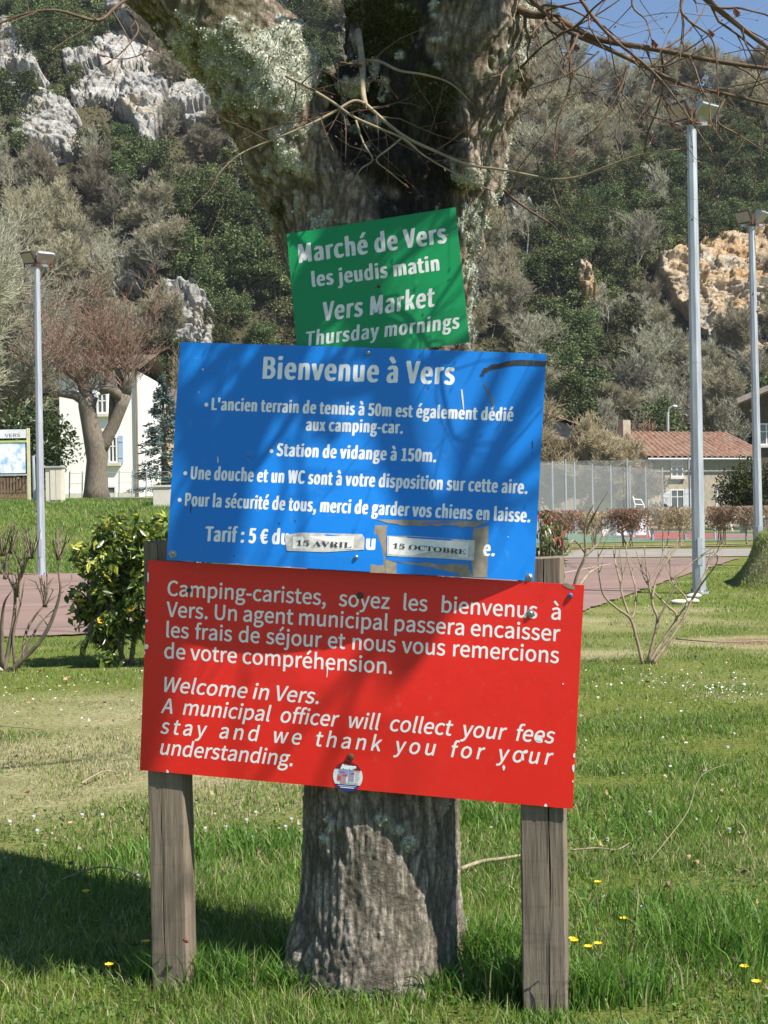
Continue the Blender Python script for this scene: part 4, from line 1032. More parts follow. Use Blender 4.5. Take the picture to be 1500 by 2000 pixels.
dens = fbm(np.stack([cand[:, 0] / 190, cand[:, 1] / 150, 0 * cand[:, 0]], 1), 3)
# where the photo has dark evergreens / bare wood
def gz(cx, cy, rx, ry): return np.exp(-(((cand[:, 0] - cx) / rx) ** 2 + ((cand[:, 1] - cy) / ry) ** 2))
ever = dens - .5 + .45 * gz(460, 560, 120, 150) + .45 * gz(230, 400, 120, 110) + .5 * gz(100, 90, 70, 80) + .5 * gz(30, 220, 50, 60) + .35 * gz(1080, 540, 130, 120) + .3 * gz(1180, 740, 90, 80) + .35 * gz(1270, 380, 90, 110) + .35 * gz(1440, 330, 90, 120) + .2 * gz(380, 130, 60, 60) \
    - .6 * gz(380, 300, 70, 70) - .5 * gz(200, 240, 60, 40) - .7 * gz(1200, 190, 200, 100) - .7 * gz(1400, 100, 200, 60) - .4 * gz(1330, 790, 120, 90) - .4 * gz(950, 620, 60, 90) - .4 * gz(300, 500, 80, 40) - .5 * gz(90, 440, 140, 90) - .5 * gz(150, 640, 200, 60)
pl = []; cnt = [0, 0, 0]
order = np.argsort(-hp[:, 1] * 0 + np.array([rs.random() for _ in cand]))
for i in order:
    if not hok[i] or inr[i]: continue
    px, py = cand[i]
    if 640 < px < 890 and py > 250 and rs.random() < .9: continue
    if 380 < px < 1020 and 720 < py: continue
    x, y, z = hp[i]
    kind = 0 if ever[i] > .10 and rs.random() < .9 else (1 if ever[i] > .02 and rs.random() < .55 else 2)
    rmin = (2.05, 1.8, 1.75)[kind] * (1.25 if y > 190 else 1)
    if any((x - a) ** 2 + (y - b) ** 2 * .9 < rmin * rmin for a, b, q in pl if abs(x - a) < rmin and abs(y - b) < rmin * 1.1): continue
    if cnt[kind] >= (230, 170, 280)[kind]: continue
    cnt[kind] += 1; pl.append((x, y, kind))
    s = rs.uniform(.55, 1.05) if kind < 2 else rs.uniform(.6, 1.0)
    if kind == 0: placed('evergreen_oak', [('crown', EV[rs.randrange(5)]), ('trunk', TRK)], (x, y, z - .5), (s, s * rs.uniform(.8, 1.05)), rs.uniform(0, 6.3), 'dark evergreen tree among many on the rocky wooded hillside', 'tree', 'dark evergreens on the hillside')
    elif kind == 1: placed('evergreen_shrub', [('crown', EVL[rs.randrange(3)]), ('trunk', TRK)], (x, y, z - .5), (s, s * .9), rs.uniform(0, 6.3), 'lighter olive green bushy tree on the rocky wooded hillside', 'tree', 'olive green bushes on the hillside')
    else: placed('bare_tree', [('branches', BARE[rs.randrange(5)])], (x, y, z - .3), (s, s * rs.uniform(.85, 1.15)), rs.uniform(0, 6.3), 'leafless grey brown tree among many on the wooded hillside', 'tree', 'bare trees on the hillside')
# skyline trees
for k in range(46):
    px = 1000 + 11.5 * k + rs.uniform(-6, 6); x = (px - 750) / FPX * 176; y = 172 + rs.uniform(-4, 5); x = (px - 750) / FPX * y
    z = float(zground(np.array([x]), np.array([y]))[0]); s = rs.uniform(.5, .9)
    placed('bare_tree', [('branches', BARE[rs.randrange(5)])], (x, y, z - .3), (s * .8, s), rs.uniform(0, 6.3), 'thin leafless tree along the crest of the hill against the sky', 'tree', 'bare trees along the skyline')
# undergrowth on the slope
N = 130000
ux = RS.uniform(-75, 75, N); uy = RS.uniform(98, 215, N); keep = np.abs(ux / uy) < .33; ux, uy = ux[keep], uy[keep]; uz = zground(ux, uy)
pp = project(np.stack([ux, uy, uz], 1)); ir = np.zeros(len(ux), bool)
for poly, kind, lab in ROCKS: ir |= inpoly(pp[:, 0], pp[:, 1], poly)
ux, uy, uz = ux[~ir], uy[~ir], uz[~ir]
t = fbm(np.stack([ux / 6, uy / 6, uz * 0], 1), 3)[:, None]; t = np.clip((t - .3) * 2.2 + RS.normal(0, .2, (len(ux), 1)), 0, 1)
uc = np.array([[.05, .065, .026]]) * (1 - t) + np.array([[.20, .18, .14]]) * t
o = link('undergrowth', cards('undergrowth', np.stack([ux, uy, uz + 1.3 * RS.rand(len(ux)) ** 1.5], 1), RS.uniform(.25, .6, len(ux)), uc * RS.uniform(.7, 1.2, (len(ux), 1)), None, .5, .2), M['grass']); tag(o, 'scrub covering the slope between the trees', 'undergrowth', kind='stuff')
# white scree bits seen between trees
# ------------------------------------------------------------------ nearer trees left
def bigbare(name, base, segs, c0, c1, sc, label, n=4, extra=None):
    S = segs.copy(); S[:, :6] *= sc; S[:, 6:8] *= sc; S[:, 0:3] += base; S[:, 3:6] += base
    root = empty(name, base, label, 'tree')
    tr = S[S[:, 8] < 1]; br = S[S[:, 8] >= 1]
    link('trunk', segmesh('trunk', tr, 8, np.repeat([c0], len(tr), 0)), M['hilltwig'], root)
    link('branches', segmesh('branches', br, n, np.repeat([c1], len(br), 0) * RS.uniform(.75, 1.2, (len(br), 1))), M['hilltwig'], root)['kind'] = 'stuff'
    return root
def gp(px, D): 
    x = P(px, 980, D)[0]; return np.array([x, D, float(zground(np.array([x]), np.array([D]))[0])])
PALE = (.30, .29, .22); PGR = (.24, .225, .175)
bigbare('willow_tree', gp(-30, 62), bareseg(401, 13, .85, .22, 4, 3, .06, (.12, 0, 1), .010), PGR, PALE, 1.0, 'big leafless tree with pale greenish twigs at the left edge')
bigbare('willow_tree', gp(60, 74), bareseg(407, 14, .9, .2, 4, 3, .05, (-.1, 0, 1), .012), PGR, PALE, 1.0, 'leafless pale twigged tree behind the left floodlight post')
bigbare('bare_tree', gp(330, 88), bareseg(404, 8, .8, .14, 4, 2, .1, None, .012), (.2, .16, .13), (.23, .18, .13), 1.0, 'thin leafless tree between the white house and the boards')
# red brush
rb_ = []
for k in range(26):
    p0 = gp(rs.uniform(140, 325), rs.uniform(86, 95))
    S = bareseg(500 + k, rs.uniform(3.5, 6.5), .5, .05, 2, 2, .2, None, .018); S[:, 0:3] += p0; S[:, 3:6] += p0; rb_.append(S)
S = np.concatenate(rb_); o = link('red_brush', segmesh('red_brush', S, 3, np.array([[.28, .11, .055]]) * RS.uniform(.6, 1.3, (len(S), 1))), M['hilltwig']); tag(o, 'rust red brush of bare stems above the white house', 'brush', kind='stuff')

# pollarded tree in front of the white house
pb = gp(190, 50); pol = empty('pollard_tree', pb, 'thick pollarded tree forking in front of the white house', 'tree')
barkm = mat('grey brown bark', (.20, .165, .125), (.11, .09, .07), 6, .95, st=(4, 4, 1), bmp=.9, bd=.03)
raw = MB()
ax = lambda L: ([P(a, b, 50 + d) for a, b, d, r in L], [r * 50 / FPX for a, b, d, r in L])
for L in ([(189, 985, 0, 30), (188, 955, 0, 24), (189, 900, 0, 20), (188, 870, 0, 23), (176, 830, 0, 17), (170, 795, 0, 17), (172, 775, 0, 20)], [(192, 885, 0, 15), (205, 862, 0, 13), (222, 830, 0, 12), (236, 795, 0, 12), (243, 770, 0, 15)], [(172, 785, 0, 14), (145, 772, 0, 9), (115, 768, -.3, 7)], [(172, 780, 0, 14), (158, 745, .2, 9), (130, 725, .4, 6)], [(240, 780, 0, 13), (218, 760, -.2, 10), (195, 762, -.3, 9)], [(243, 772, 0, 13), (250, 745, 0, 9), (252, 725, 0, 7)], [(243, 772, 0, 11), (236, 745, .2, 8), (230, 720, .2, 6)], [(218, 828, .1, 7), (219, 800, .2, 7), (219, 770, .2, 6)]):
    p_, r_ = ax(L); raw.tube(p_, r_, 10)
raw.build('trunk', barkm, pol, True)
PS = []; rs2 = random.Random(31)
def whip(p, d, L, r):
    q = np.array(p, float)
    for i in range(5):
        d = nrm(d + np.array([rs2.gauss(0, .24), rs2.gauss(0, .2), .10])); e = q + d * L / 5; PS.append([*q, *e, max(.008, r * (1 - .16 * i)), max(.008, r * (1 - .16 * (i + 1)))])
        if rs2.random() < .75 and L > .5: whip(e, nrm(d + np.array([rs2.gauss(0, .6), rs2.gauss(0, .5), rs2.gauss(0, .4)])), L * .45, r * .5)
        q = e
for (x, y, n) in ((172, 775, 20), (115, 768, 9), (130, 725, 12), (245, 768, 20), (195, 762, 12), (252, 725, 13), (230, 720, 13), (160, 745, 13)):
    for _ in range(n): whip(P(x + rs2.uniform(-8, 8), y + rs2.uniform(-6, 6), 50), nrm((rs2.gauss(0, .85), rs2.gauss(0, .6), rs2.uniform(.3, 1.7))), rs2.uniform(.8, 2.9), .016)
link('branches', segmesh('branches', PS, 3, np.array([[.30, .20, .145]]) * RS.uniform(.6, 1.25, (len(PS), 1))), M['hilltwig'], pol)['kind'] = 'stuff'

# ------------------------------------------------------------------ houses
def plane_pts(px0, py0, px1, py1, D): return [P(px0, py1, D), P(px1, py1, D), P(px1, py0, D), P(px0, py0, D)]
M['whitewall'] = mat('white render', (.84, .82, .78), (.77, .75, .71), 1.2, .9, bmp=.1)
M['stonewall'] = mat('stone render', (.42, .36, .28), (.30, .255, .195), 3.0, .95, bmp=.5, bd=.05)
M['creamwall'] = mat('cream render', (.66, .53, .33), (.58, .46, .28), 1.2, .9)
M['shutter'] = mat('blue grey shutter', (.36, .45, .60), (.31, .39, .52), 6, .6, st=(1, 1, 8))
M['greyshutter'] = mat('pale grey shutter', (.52, .54, .58), (.45, .47, .51), 6, .6)
M['glass'] = mat('dark window glass', (.045, .055, .07), (.09, .10, .12), 1.5, .12, spec=.8)
M['frame'] = mat('white window frame', (.75, .74, .71), None, 8, .6)
M['stonesill'] = mat('pale stone sill', (.60, .56, .49), None, 4, .9)
def tilemat():
    m, t, b = newmat('clay roof tiles'); tc = t.nodes.new('ShaderNodeTexCoord'); n = nz(t, 5, 6, .7, tc.outputs['Object']); n2 = nz(t, 1.2, 5, .6, tc.outputs['Object'])
    c = ramp(t, n.outputs[0], [(.3, (.05, .035, .03)), (.45, (.15, .075, .05)), (.6, (.27, .135, .085)), (.72, (.34, .27, .20))])
    c = mixc(t, ramp(t, n2.outputs[0], [(.45, (0, 0, 0)), (.65, (.5,) * 3)]), c, (.22, .19, .15))
    t.links.new(c, b.inputs['Base Color']); b.inputs['Roughness'].default_value = .9; return m
M['tile'] = tilemat(); M['browntile'] = mat('old brown tiles', (.12, .095, .075), (.07, .058, .048), 6, .95)
def tiled(c4, name, parent, ncol, nrow, amp=.07, m='tile'):
    "canal-tile slope between eave left/right and ridge right/left"
    a, b, c, d = [np.asarray(q, float) for q in c4]; n = nrm(np.cross(b - a, d - a)); V = []; nx = ncol * 6
    for j in range(nrow * 2 + 1):
        v = j / (nrow * 2)
        for i in range(nx + 1):
            u = i / nx; p = a * (1 - u) * (1 - v) + b * u * (1 - v) + c * u * v + d * (1 - u) * v
            V.append(p + n * (abs(math.sin(math.pi * ncol * u)) ** .6 * amp + (.035 if j % 2 else 0.0)))
    F = [(j * (nx + 1) + i, j * (nx + 1) + i + 1, (j + 1) * (nx + 1) + i + 1, (j + 1) * (nx + 1) + i) for j in range(nrow * 2) for i in range(nx)]
    return link(name, npmesh(name, V, F), M[m], parent)
def window(c, w, h, ax, root, shutters='both', sm='shutter', sash=True):
    x, y, z = ax; out = -y
    f = MB()
    for dx in (-1, 1): f.box(c + x * dx * (w / 2 - .04) + out * .03, (.08, .08, h), ax)
    for dz in (-1, 1): f.box(c + z * dz * (h / 2 - .04) + out * .03, (w - .16, .08, .08), ax)
    if sash: f.box(c + out * .025, (.07, .06, h - .16), ax); f.box(c + z * h * .12 + out * .028, (w - .16, .05, .05), ax)
    wo = f.build('window', M['frame'], root)
    MB().box(c + out * .012, (w - .1, .02, h - .1), ax).build('pane', M['glass'], wo)
    MB().box(c - z * (h / 2 + .07) + out * .09, (w + .3, .26, .13), ax).build('sill', M['stonesill'], wo)
    for sd, dx in (('left', -1), ('right', 1)):
        if shutters in ('both', sd):
            s = MB().box(c + x * dx * (w * .5 + w * .26 + .03) + out * .045, (w * .52, .05, h * 1.02), ax)
            for k in (-.3, .3): s.box(c + x * dx * (w * .5 + w * .26 + .03) + z * k * h + out * .078, (w * .48, .016, .08), ax)
            s.build('shutter', M[sm], root)
I3 = np.eye(3)
# white house
D = 65.0; z0 = 1.6
hw = empty('white_house', P(200, 985, D), 'white rendered house with blue grey shutters behind the pollarded tree', 'house')
x0 = P(118, 900, D)[0]; x1 = P(266, 900, D)[0]; ztop = P(200, 722, D)[2]
MB().box(((x0 + x1) / 2, D + 4.5, (z0 - .6 + ztop) / 2), (x1 - x0, 9.0, ztop - z0 + .6)).build('wall', M['whitewall'], hw)
tiled([(x0 - .3, D - .4, ztop - .05), (x1 + .3, D - .4, ztop - .05), (x1 + .3, D + 4.5, ztop + 1.1), (x0 - .3, D + 4.5, ztop + 1.1)], 'roof', hw, 18, 10, m='browntile')
tiled([(x1 + .3, D + 9.4, ztop - .05), (x0 - .3, D + 9.4, ztop - .05), (x0 - .3, D + 4.5, ztop + 1.1), (x1 + .3, D + 4.5, ztop + 1.1)], 'roof', hw, 18, 10, m='browntile')
yv = D - .01
window(np.array([P(221, 878, D)[0], yv, P(221, 878, D)[2]]), .42, 1.22, I3, hw, 'right')
window(np.array([P(200, 788, D)[0], yv, P(200, 788, D)[2]]), .50, .95, I3, hw, 'left')
window(np.array([P(217, 962, D)[0], yv, P(217, 962, D)[2]]), .5, .62, I3, hw, 'none', sash=False)
MB().tube([(x1 + .08, D - .1, z0), (x1 + .08, D - .1, ztop)], .055, 8).build('drainpipe', mat('brown drainpipe', (.28, .2, .15), None, 3, .6), hw)
MB().box(((x0 + x1) / 2, D - .03, z0 + .25), (x1 - x0 - .02, .06, 1.1)).build('plinth', M['stonesill'], hw)
# cream house behind spruce
D = 76.0
hc = empty('cream_house', P(290, 980, D), 'cream coloured house wall glimpsed behind the blue spruce', 'house')
xa = P(262, 900, D)[0]; xb = P(420, 900, D)[0]; zt = P(300, 800, D)[2]
MB().box(((xa + xb) / 2, D + 3, (1 + zt) / 2), (xb - xa, 6, zt - 1)).build('wall', M['creamwall'], hc)
tiled([(xa - .3, D - .4, zt - .03), (xb + .3, D - .4, zt - .03), (xb + .3, D + 3, zt + 1.3), (xa - .3, D + 3, zt + 1.3)], 'roof', hc, 16, 8, m='browntile')
window(np.array([P(300, 870, D)[0], D - .01, P(300, 870, D)[2]]), .8, 1.2, I3, hc, 'none')
# stone house on the right, turned a little
def turned(px0, px1, D0, D1):
    a = P(px0, 1000, D0); b = P(px1, 1000, D1); x = nrm(np.array([b[0] - a[0], b[1] - a[1], 0])); y = np.array([-x[1], x[0], 0]); return a, b, np.stack([x, y, [0, 0, 1]])
a, b, axs = turned(1266, 1492, 93, 97); L = np.linalg.norm((b - a)[:2]); x, y, z = axs
hs = empty('stone_house', (a[0], a[1], 0), 'stone farmhouse with a red tiled roof beyond the courts', 'house')
ev = P(1380, 893, 95)[2]; rd = P(1380, 853, 98.5)[2] + .25
base = np.array([a[0], a[1], 0.0]); mid = base + x * L / 2
MB().box(mid + y * 3.5 + z * (ev / 2 - .3), (L, 7, ev + .6), axs).build('wall', M['stonewall'], hs)
e0 = base - x * .5 - y * .55 + z * (ev - .08); e1 = base + x * (L + .5) - y * .55 + z * (ev - .08); r0_ = base + x * .55 + y * 3.5 + z * rd; r1_ = base + x * (L - .3) + y * 3.5 + z * rd
tiled([e0, e1, r1_, r0_], 'roof', hs, 22, 8, .17)
tiled([base + x * (L + .5) + y * 7.5 + z * (ev - .08), base - x * .5 + y * 7.5 + z * (ev - .08), r0_, r1_], 'roof', hs, 22, 8, .17)
g = MB(); g.add([base + y * .01 - x * .01 + z * ev, r0_ - z * .1 - x * .4, base + y * 7 + z * ev], [(0, 1, 2)]); g.build('gable', M['stonewall'], hs)
def onwall(px, py):
    d = ray(px, py); n = y; t = np.dot(base - np.array([0, 0, EYE]), n) / np.dot(d, n); return np.array([0, 0, EYE]) + d * t - y * .01
window(onwall(1321, 915), .95, 1.12, axs, hs, 'none', sash=True)
window(onwall(1322, 975), 1.1, 1.3, axs, hs, 'both', 'greyshutter')
for q in ((1275, 902), (1385, 897)):
    MB().tube([onwall(*q) - y * .005, onwall(*q) - y * .02], .1, 10).build('vent_hole', M['black'], hs)
gt = MB(); gt.tube([base - x * .4 - y * .62 + z * (ev - .14), base + x * (L + .4) - y * .62 + z * (ev - .14)], .07, 8); gt.tube([base + x * (L - .35) - y * .62 + z * (ev - .14), base + x * (L - .35) - y * .1 + z * (ev - .5), base + x * (L - .35) - y * .1], .045, 8); gt.build('gutter', M['galv'], hs)
MB().box(base + x * .6 + y * 3.4 + z * (rd + .3), (.6, .6, 1.1), axs).build('chimney', M['stonewall'], hs)
# house with orange roof behind the bare bush
D = 93
ho = empty('orange_roofed_house', P(1140, 1000, D), 'house with an orange tiled gable and white wall behind the bare bushy tree', 'house')
A0 = P(1035, 800, D); A1 = P(1208, 862, D); xw0, xw1 = P(1040, 900, D)[0], P(1205, 900, D)[0]
MB().add([(xw0, D, 0), (xw1, D, 0), (xw1, D, A1[2] - .1), (xw0, D, A0[2] - .1), (xw0, D + 8, 0), (xw1, D + 8, 0), (xw1, D + 8, A1[2] - .1), (xw0, D + 8, A0[2] - .1)], [(0, 1, 2, 3), (7, 6, 5, 4), (1, 5, 6, 2), (4, 0, 3, 7), (3, 2, 6, 7)]).build('wall', M['stonewall'], ho)
ga = P(1158, 1000, 90.5); gb = P(1204, 1000, 90.5); MB().hexa([(ga[0], 90.5, 0), (gb[0], 90.5, 0), (gb[0], 92.9, 0), (ga[0], 92.9, 0), (ga[0] + .35, 90.5, 2.4), (gb[0], 90.5, 2.7), (gb[0], 92.9, 2.7), (ga[0] + .35, 92.9, 2.4)]).build('porch', M['whitewall'], ho)
tiled([A1 + np.array([.3, -.4, 0]), A1 + np.array([.3, 8.4, 0]), A0 + np.array([0, 8.4, .1]), A0 + np.array([0, -.4, .1])], 'roof', ho, 20, 12)
window(np.array([P(1085, 900, D)[0], D - .01, P(1085, 900, D)[2]]), .9, 1.2, I3, ho, 'none')
# dark chalet roof at the right edge
D = 77
hd = empty('timber_chalet', P(1600, 1000, D), 'dark timber chalet gable with a wide overhanging roof at the right edge', 'house')
E0 = P(1440, 788, D); E1 = P(1560, 738, D); sl_ = (E1 - E0)
M['darkwood'] = mat('dark stained boards', (.10, .07, .055), (.05, .038, .032), 3, .8, st=(1, 1, 12)); M['greywood'] = mat('grey fascia', (.30, .25, .22), (.2, .17, .15), 6, .8)
up = np.array([0, 0, 1.0]); dep = np.array([2.3, 8.0, 0])
top_ = E0 + sl_ * 1.5; down = E0 + sl_ * 3.0 - up * 2 * sl_[2] * 1.5
mb = MB()
for p, q in ((E0, top_), (top_, down)):
    mb.hexa([p, q, q + dep, p + dep, p + up * .3, q + up * .3, q + dep + up * .3, p + dep + up * .3])
mb.build('roof', M['greywood'], hd)
w0 = E0 + np.array([1.45, 1.6, -.1]); xw = down[0] - 1.4; wd = np.array([2.0, 6.4, 0])
fr_ = [np.array(q, float) for q in ((w0[0], D + 1.6, -.2), (xw, D + 1.6, -.2), (xw, D + 1.6, w0[2] + .5), (top_[0], D + 1.6, top_[2] - .05), (w0[0], D + 1.6, w0[2] + .5))]
MB().add(fr_ + [q + wd for q in fr_], [(0, 1, 2, 3, 4), (9, 8, 7, 6, 5), (0, 4, 9, 5), (1, 6, 7, 2), (0, 5, 6, 1)]).build('wall', M['darkwood'], hd)
MB().bar(w0 + up * -1.0, E0 + np.array([.4, 1.2, .2]), .22, .22).build('brace', M['darkwood'], hd)
window(np.array([P(1512, 845, D)[0], D + 1.585, P(1512, 845, D)[2]]), 1.2, 1.2, I3, hd, 'none')

# street lamp beside the stone house
q = P(1303, 1000, 104); sp = empty('street_lamp', (q[0], q[1], 0), 'street lamp on a pole rising over the tiled roof', 'street lamp')
tp_ = P(1304, 805, 104)
MB().tube([(q[0], 104, 0), tp_], .11, 8).build('pole', mat('concrete pole', (.42, .40, .37), None, 3, .9), sp)
MB().tube([tp_ - up * .4, tp_ + up * .3 + np.array([.1, 0, 0]), tp_ + up * .42 + np.array([.35, 0, 0])], .05, 8).build('arm', M['galv'], sp)
MB().tube([tp_ + up * .42 + np.array([.3, 0, 0]), tp_ + up * .43 + np.array([.45, 0, 0]), tp_ + up * .40 + np.array([.7, 0, 0])], [.05, .11, .06], 8).build('lamp_head', M['galv'], sp)

# ------------------------------------------------------------------ blue spruce, laurel, conifer
def cone_tree(name, base, H, Rr, label, cA, cB, ncard, size, mt, seed):
    rs_ = np.random.RandomState(seed); root = empty(name, base, label, 'tree')
    MB().tube([base - [0, 0, .3], base + np.array([0, 0, H * .95])], [H * .03, .03], 8).build('trunk', barkm, root)
    pts = []; ds = []
    nb = 150
    for k in range(nb):
        t = rs_.rand() ** .8; z = H * (.06 + .92 * t); L = Rr * (1 - t) ** .85 * rs_.uniform(.7, 1.12) + .1; a = rs_.uniform(0, 6.283)
        d = np.array([math.cos(a), math.sin(a), -.12])
        m_ = ncard // nb; s = rs_.rand(m_) ** .6
        q = base + np.array([0, 0, z]) + d * (s * L)[:, None]; q[:, 2] += -.28 * L * s * s + .22 * L * s ** 4 + rs_.normal(0, .05, m_)
        q[:, :2] += rs_.normal(0, 1, (m_, 2)) * (.10 * L * (1 - s * .5))[:, None]
        pts.append(q); ds.append(np.repeat([d * 1.2], m_, 0))
    pts = np.concatenate(pts); ds = np.concatenate(ds); t = rs_.rand(len(pts), 1); c = np.array(cA) * (1 - t) + np.array(cB) * t
    link('crown', cards('crown', pts, rs_.uniform(.6, 1.2, len(pts)) * size, c, ds, .35, .1, rs_), M[mt], root); return root
cone_tree('blue_spruce', gp(322, 56), 4.9, 1.35, 'blue green spruce beside the white house, partly behind the blue board', (.06, .095, .09), (.17, .225, .21), 7500, .17, 'needle', 1)
def bushy(name, c, rad, label, cA, cB, ncard, size, mt, seed, cat='bush', nl=14, trunk=True, zoff=None):
    rs_ = np.random.RandomState(seed); base = np.array(c, float); root = empty(name, base, label, cat)
    pts = []; nb = []
    for k in range(nl):
        d = rs_.normal(size=3); d /= np.linalg.norm(d); o_ = d * np.array(rad) * .55 * rs_.rand() ** .4; r = np.array(rad) * rs_.uniform(.35, .6); m_ = ncard // nl
        e = rs_.normal(size=(m_, 3)); e /= np.linalg.norm(e, axis=1)[:, None]; q = e * r * (rs_.rand(m_, 1) ** .3) * rs_.uniform(.8, 1.15, (m_, 1))
        pts.append(base + [0, 0, rad[2] * 1.02] + o_ + q); nb.append(e)
    pts = np.concatenate(pts); nb = np.concatenate(nb); ok_ = pts[:, 2] > base[2] + .05; pts = pts[ok_]; nb = nb[ok_]
    t = rs_.rand(len(pts), 1); c_ = np.array(cA) * (1 - t) + np.array(cB) * t
    link('foliage', cards('foliage', pts, rs_.uniform(.6, 1.25, len(pts)) * size, c_, nb * .8, .5, .15, rs_), M[mt], root)
    if trunk: MB().tube([base - [0, 0, .2], base + [.03, 0, rad[2] * .8]], [.08 * rad[0] + .02, .03], 7).build('stem', barkm, root)
    return root
bushy('laurel_tree', gp(58, 55), (1.95, 1.6, 2.0), 'glossy dark green laurel behind the utility cabinet', (.018, .035, .012), (.085, .12, .035), 5200, .21, 'leaf', 3, 'tree', 18)
q = P(1450, 1000, 71); bushy('conifer', (q[0], 71, 0), (1.7, 1.4, 1.87), 'rounded dark green conifer right of the stone house', (.02, .03, .01), (.10, .125, .03), 7000, .17, 'hillleaf', 4, 'tree', 12)
q = P(1530, 1000, 69); bushy('conifer', (q[0], 69, 0), (1.4, 1.3, 2.2), 'dark conifer partly cut by the right edge of the picture', (.02, .03, .01), (.09, .11, .03), 4500, .17, 'hillleaf', 5, 'tree', 12)
q = P(1290, 1000, 88); bushy('garden_bush', (q[0] - .1, 88, 0), (1.0, .8, .9), 'low green bush at the left corner of the stone house', (.03, .05, .02), (.10, .13, .05), 1800, .17, 'hillleaf', 6, 'bush', 8)
# bare bushy tree before the orange roof
bigbare('bushy_tree', np.array([P(1100, 1000, 89)[0], 89, 0]), bareseg(611, 7.6, 1.0, .14, 4, 4, .08, None, .012), (.22, .19, .13), (.40, .34, .21), 1.0, 'rounded leafless tree with dense yellowish twigs before the orange roof')
bigbare('bushy_tree', np.array([P(1168, 1000, 88)[0], 88, 0]), bareseg(615, 6.2, 1.0, .12, 4, 4, .08, None, .012), (.22, .19, .13), (.40, .34, .22), 1.0, 'smaller leafless bushy tree beside the white wall patch')
bigbare('bushy_tree', np.array([P(1216, 1000, 90)[0], 90, 0]), bareseg(633, 5.8, 1.0, .12, 4, 4, .08, None, .012), (.2, .17, .12), (.36, .30, .21), .9, 'leafless bush with fine grey twigs left of the stone house')
bigbare('bushy_tree', np.array([P(1062, 1000, 88)[0], 88, 0]), bareseg(635, 6.4, 1.0, .13, 4, 4, .08, None, .012), (.2, .17, .12), (.38, .32, .21), .95, 'leafless bush with fine twigs close to the edge of the blue board')
q = P(1222, 1000, 101); bigbare('bushy_tree', np.array([q[0], 101, 0]), bareseg(617, 8.0, .95, .12, 3, 3, .08, None, .02), (.24, .15, .11), (.30, .19, .13), 1.0, 'brownish leafless bush between the two tiled roofs')

# ------------------------------------------------------------------ left side furniture
Dn = 47.0
def gz_(x, y): return float(zground(np.array([x]), np.array([y]))[0])
bx = P(57, 960, Dn)[0]; bz = gz_(bx, Dn)
ib = empty('information_board', (bx - 1.5, Dn, bz), 'white information panel with a header in a pale frame at the left edge', 'sign')
M['paleframe'] = mat('pale yellow metal', (.62, .60, .38), None, 5, .5)
zt = P(50, 838, Dn)[2]
for nm, xx in (('post', bx), ('post', bx - 2.6)): MB().box((xx, Dn, (bz - .2 + zt + .03) / 2), (.09, .09, zt + .03 - bz + .2)).build(nm, M['paleframe'], ib)
hd0 = P(50, 856, Dn)[2]; MB().box((bx - 1.3, Dn - .01, (zt + hd0) / 2), (2.48, .06, zt - hd0 - .02)).build('header', mat('header white', (.74, .76, .80), None, 4, .5), ib)
pz0 = P(50, 926, Dn)[2]; pz1 = P(50, 862, Dn)[2]
MB().box((bx - 1.3, Dn - .01, (pz0 + pz1) / 2), (2.40, .05, pz1 - pz0 - .08)).build('panel', mat('map panel', (.82, .84, .86), (.22, .45, .72), 2.4, .25, lo=.47, hi=.62, coat=.3), ib)
MB().box((bx - 1.3, Dn - .01, pz1), (2.5, .09, .07)).build('top_rail', mat('green rail', (.45, .55, .2), None, 4, .5), ib); MB().box((bx - 1.3, Dn - .01, pz0 - .02), (2.5, .09, .06)).build('bottom_rail', M['galv'], ib)
v, f = glyphs("VERS", F_SANS); k = .26 / .66; xv = P(10, 850, Dn)[0]; wv = (P(40, 850, Dn)[0] - xv) / (v[:, 0].max() - v[:, 0].min())
MB().add([(xv + a * wv, Dn - .043, hd0 + .05 + b * k) for a, b in v], f).build('lettering', M['black'], ib)
# cabinet
cx0, cx1 = P(96, 950, 45.8)[0], P(122, 950, 45.8)[0]; cz = gz_(cx0, 45.8); ct = P(108, 911, 45.8)[2]
cb_ = empty('utility_cabinet', ((cx0 + cx1) / 2, 46.0, cz), 'beige two door utility cabinet on the grassy slope', 'cabinet')
M['beige'] = mat('beige cabinet', (.66, .62, .52), (.58, .53, .44), 2, .5)
bevel(MB().box(((cx0 + cx1) / 2 - .06, 46.0, (cz - .2 + ct - .05) / 2), (cx1 - cx0 + .12, .4, ct - .05 - cz + .2)).build('body', M['beige'], cb_), .01)
for k_ in (0, 1): bevel(MB().box((cx0 + .03 + (cx1 - cx0 - .06) * (.25 + .5 * k_), 45.79, (cz + .08 + ct - .09) / 2), ((cx1 - cx0 - .06) / 2 - .012, .03, ct - .09 - cz - .08)).build('door', M['beige'], cb_), .006)
bevel(MB().box(((cx0 + cx1) / 2 - .06, 45.98, ct - .02), (cx1 - cx0 + .18, .48, .06)).build('lid', mat('grey cabinet lid', (.42, .41, .38), None, 3, .6), cb_), .01)
vs_ = MB()
for k_ in range(5): vs_.box((cx0 - .125, 46.0, cz + .12 + .05 * k_), (.012, .22, .018))
vs_.build('vent', M['black'], cb_)
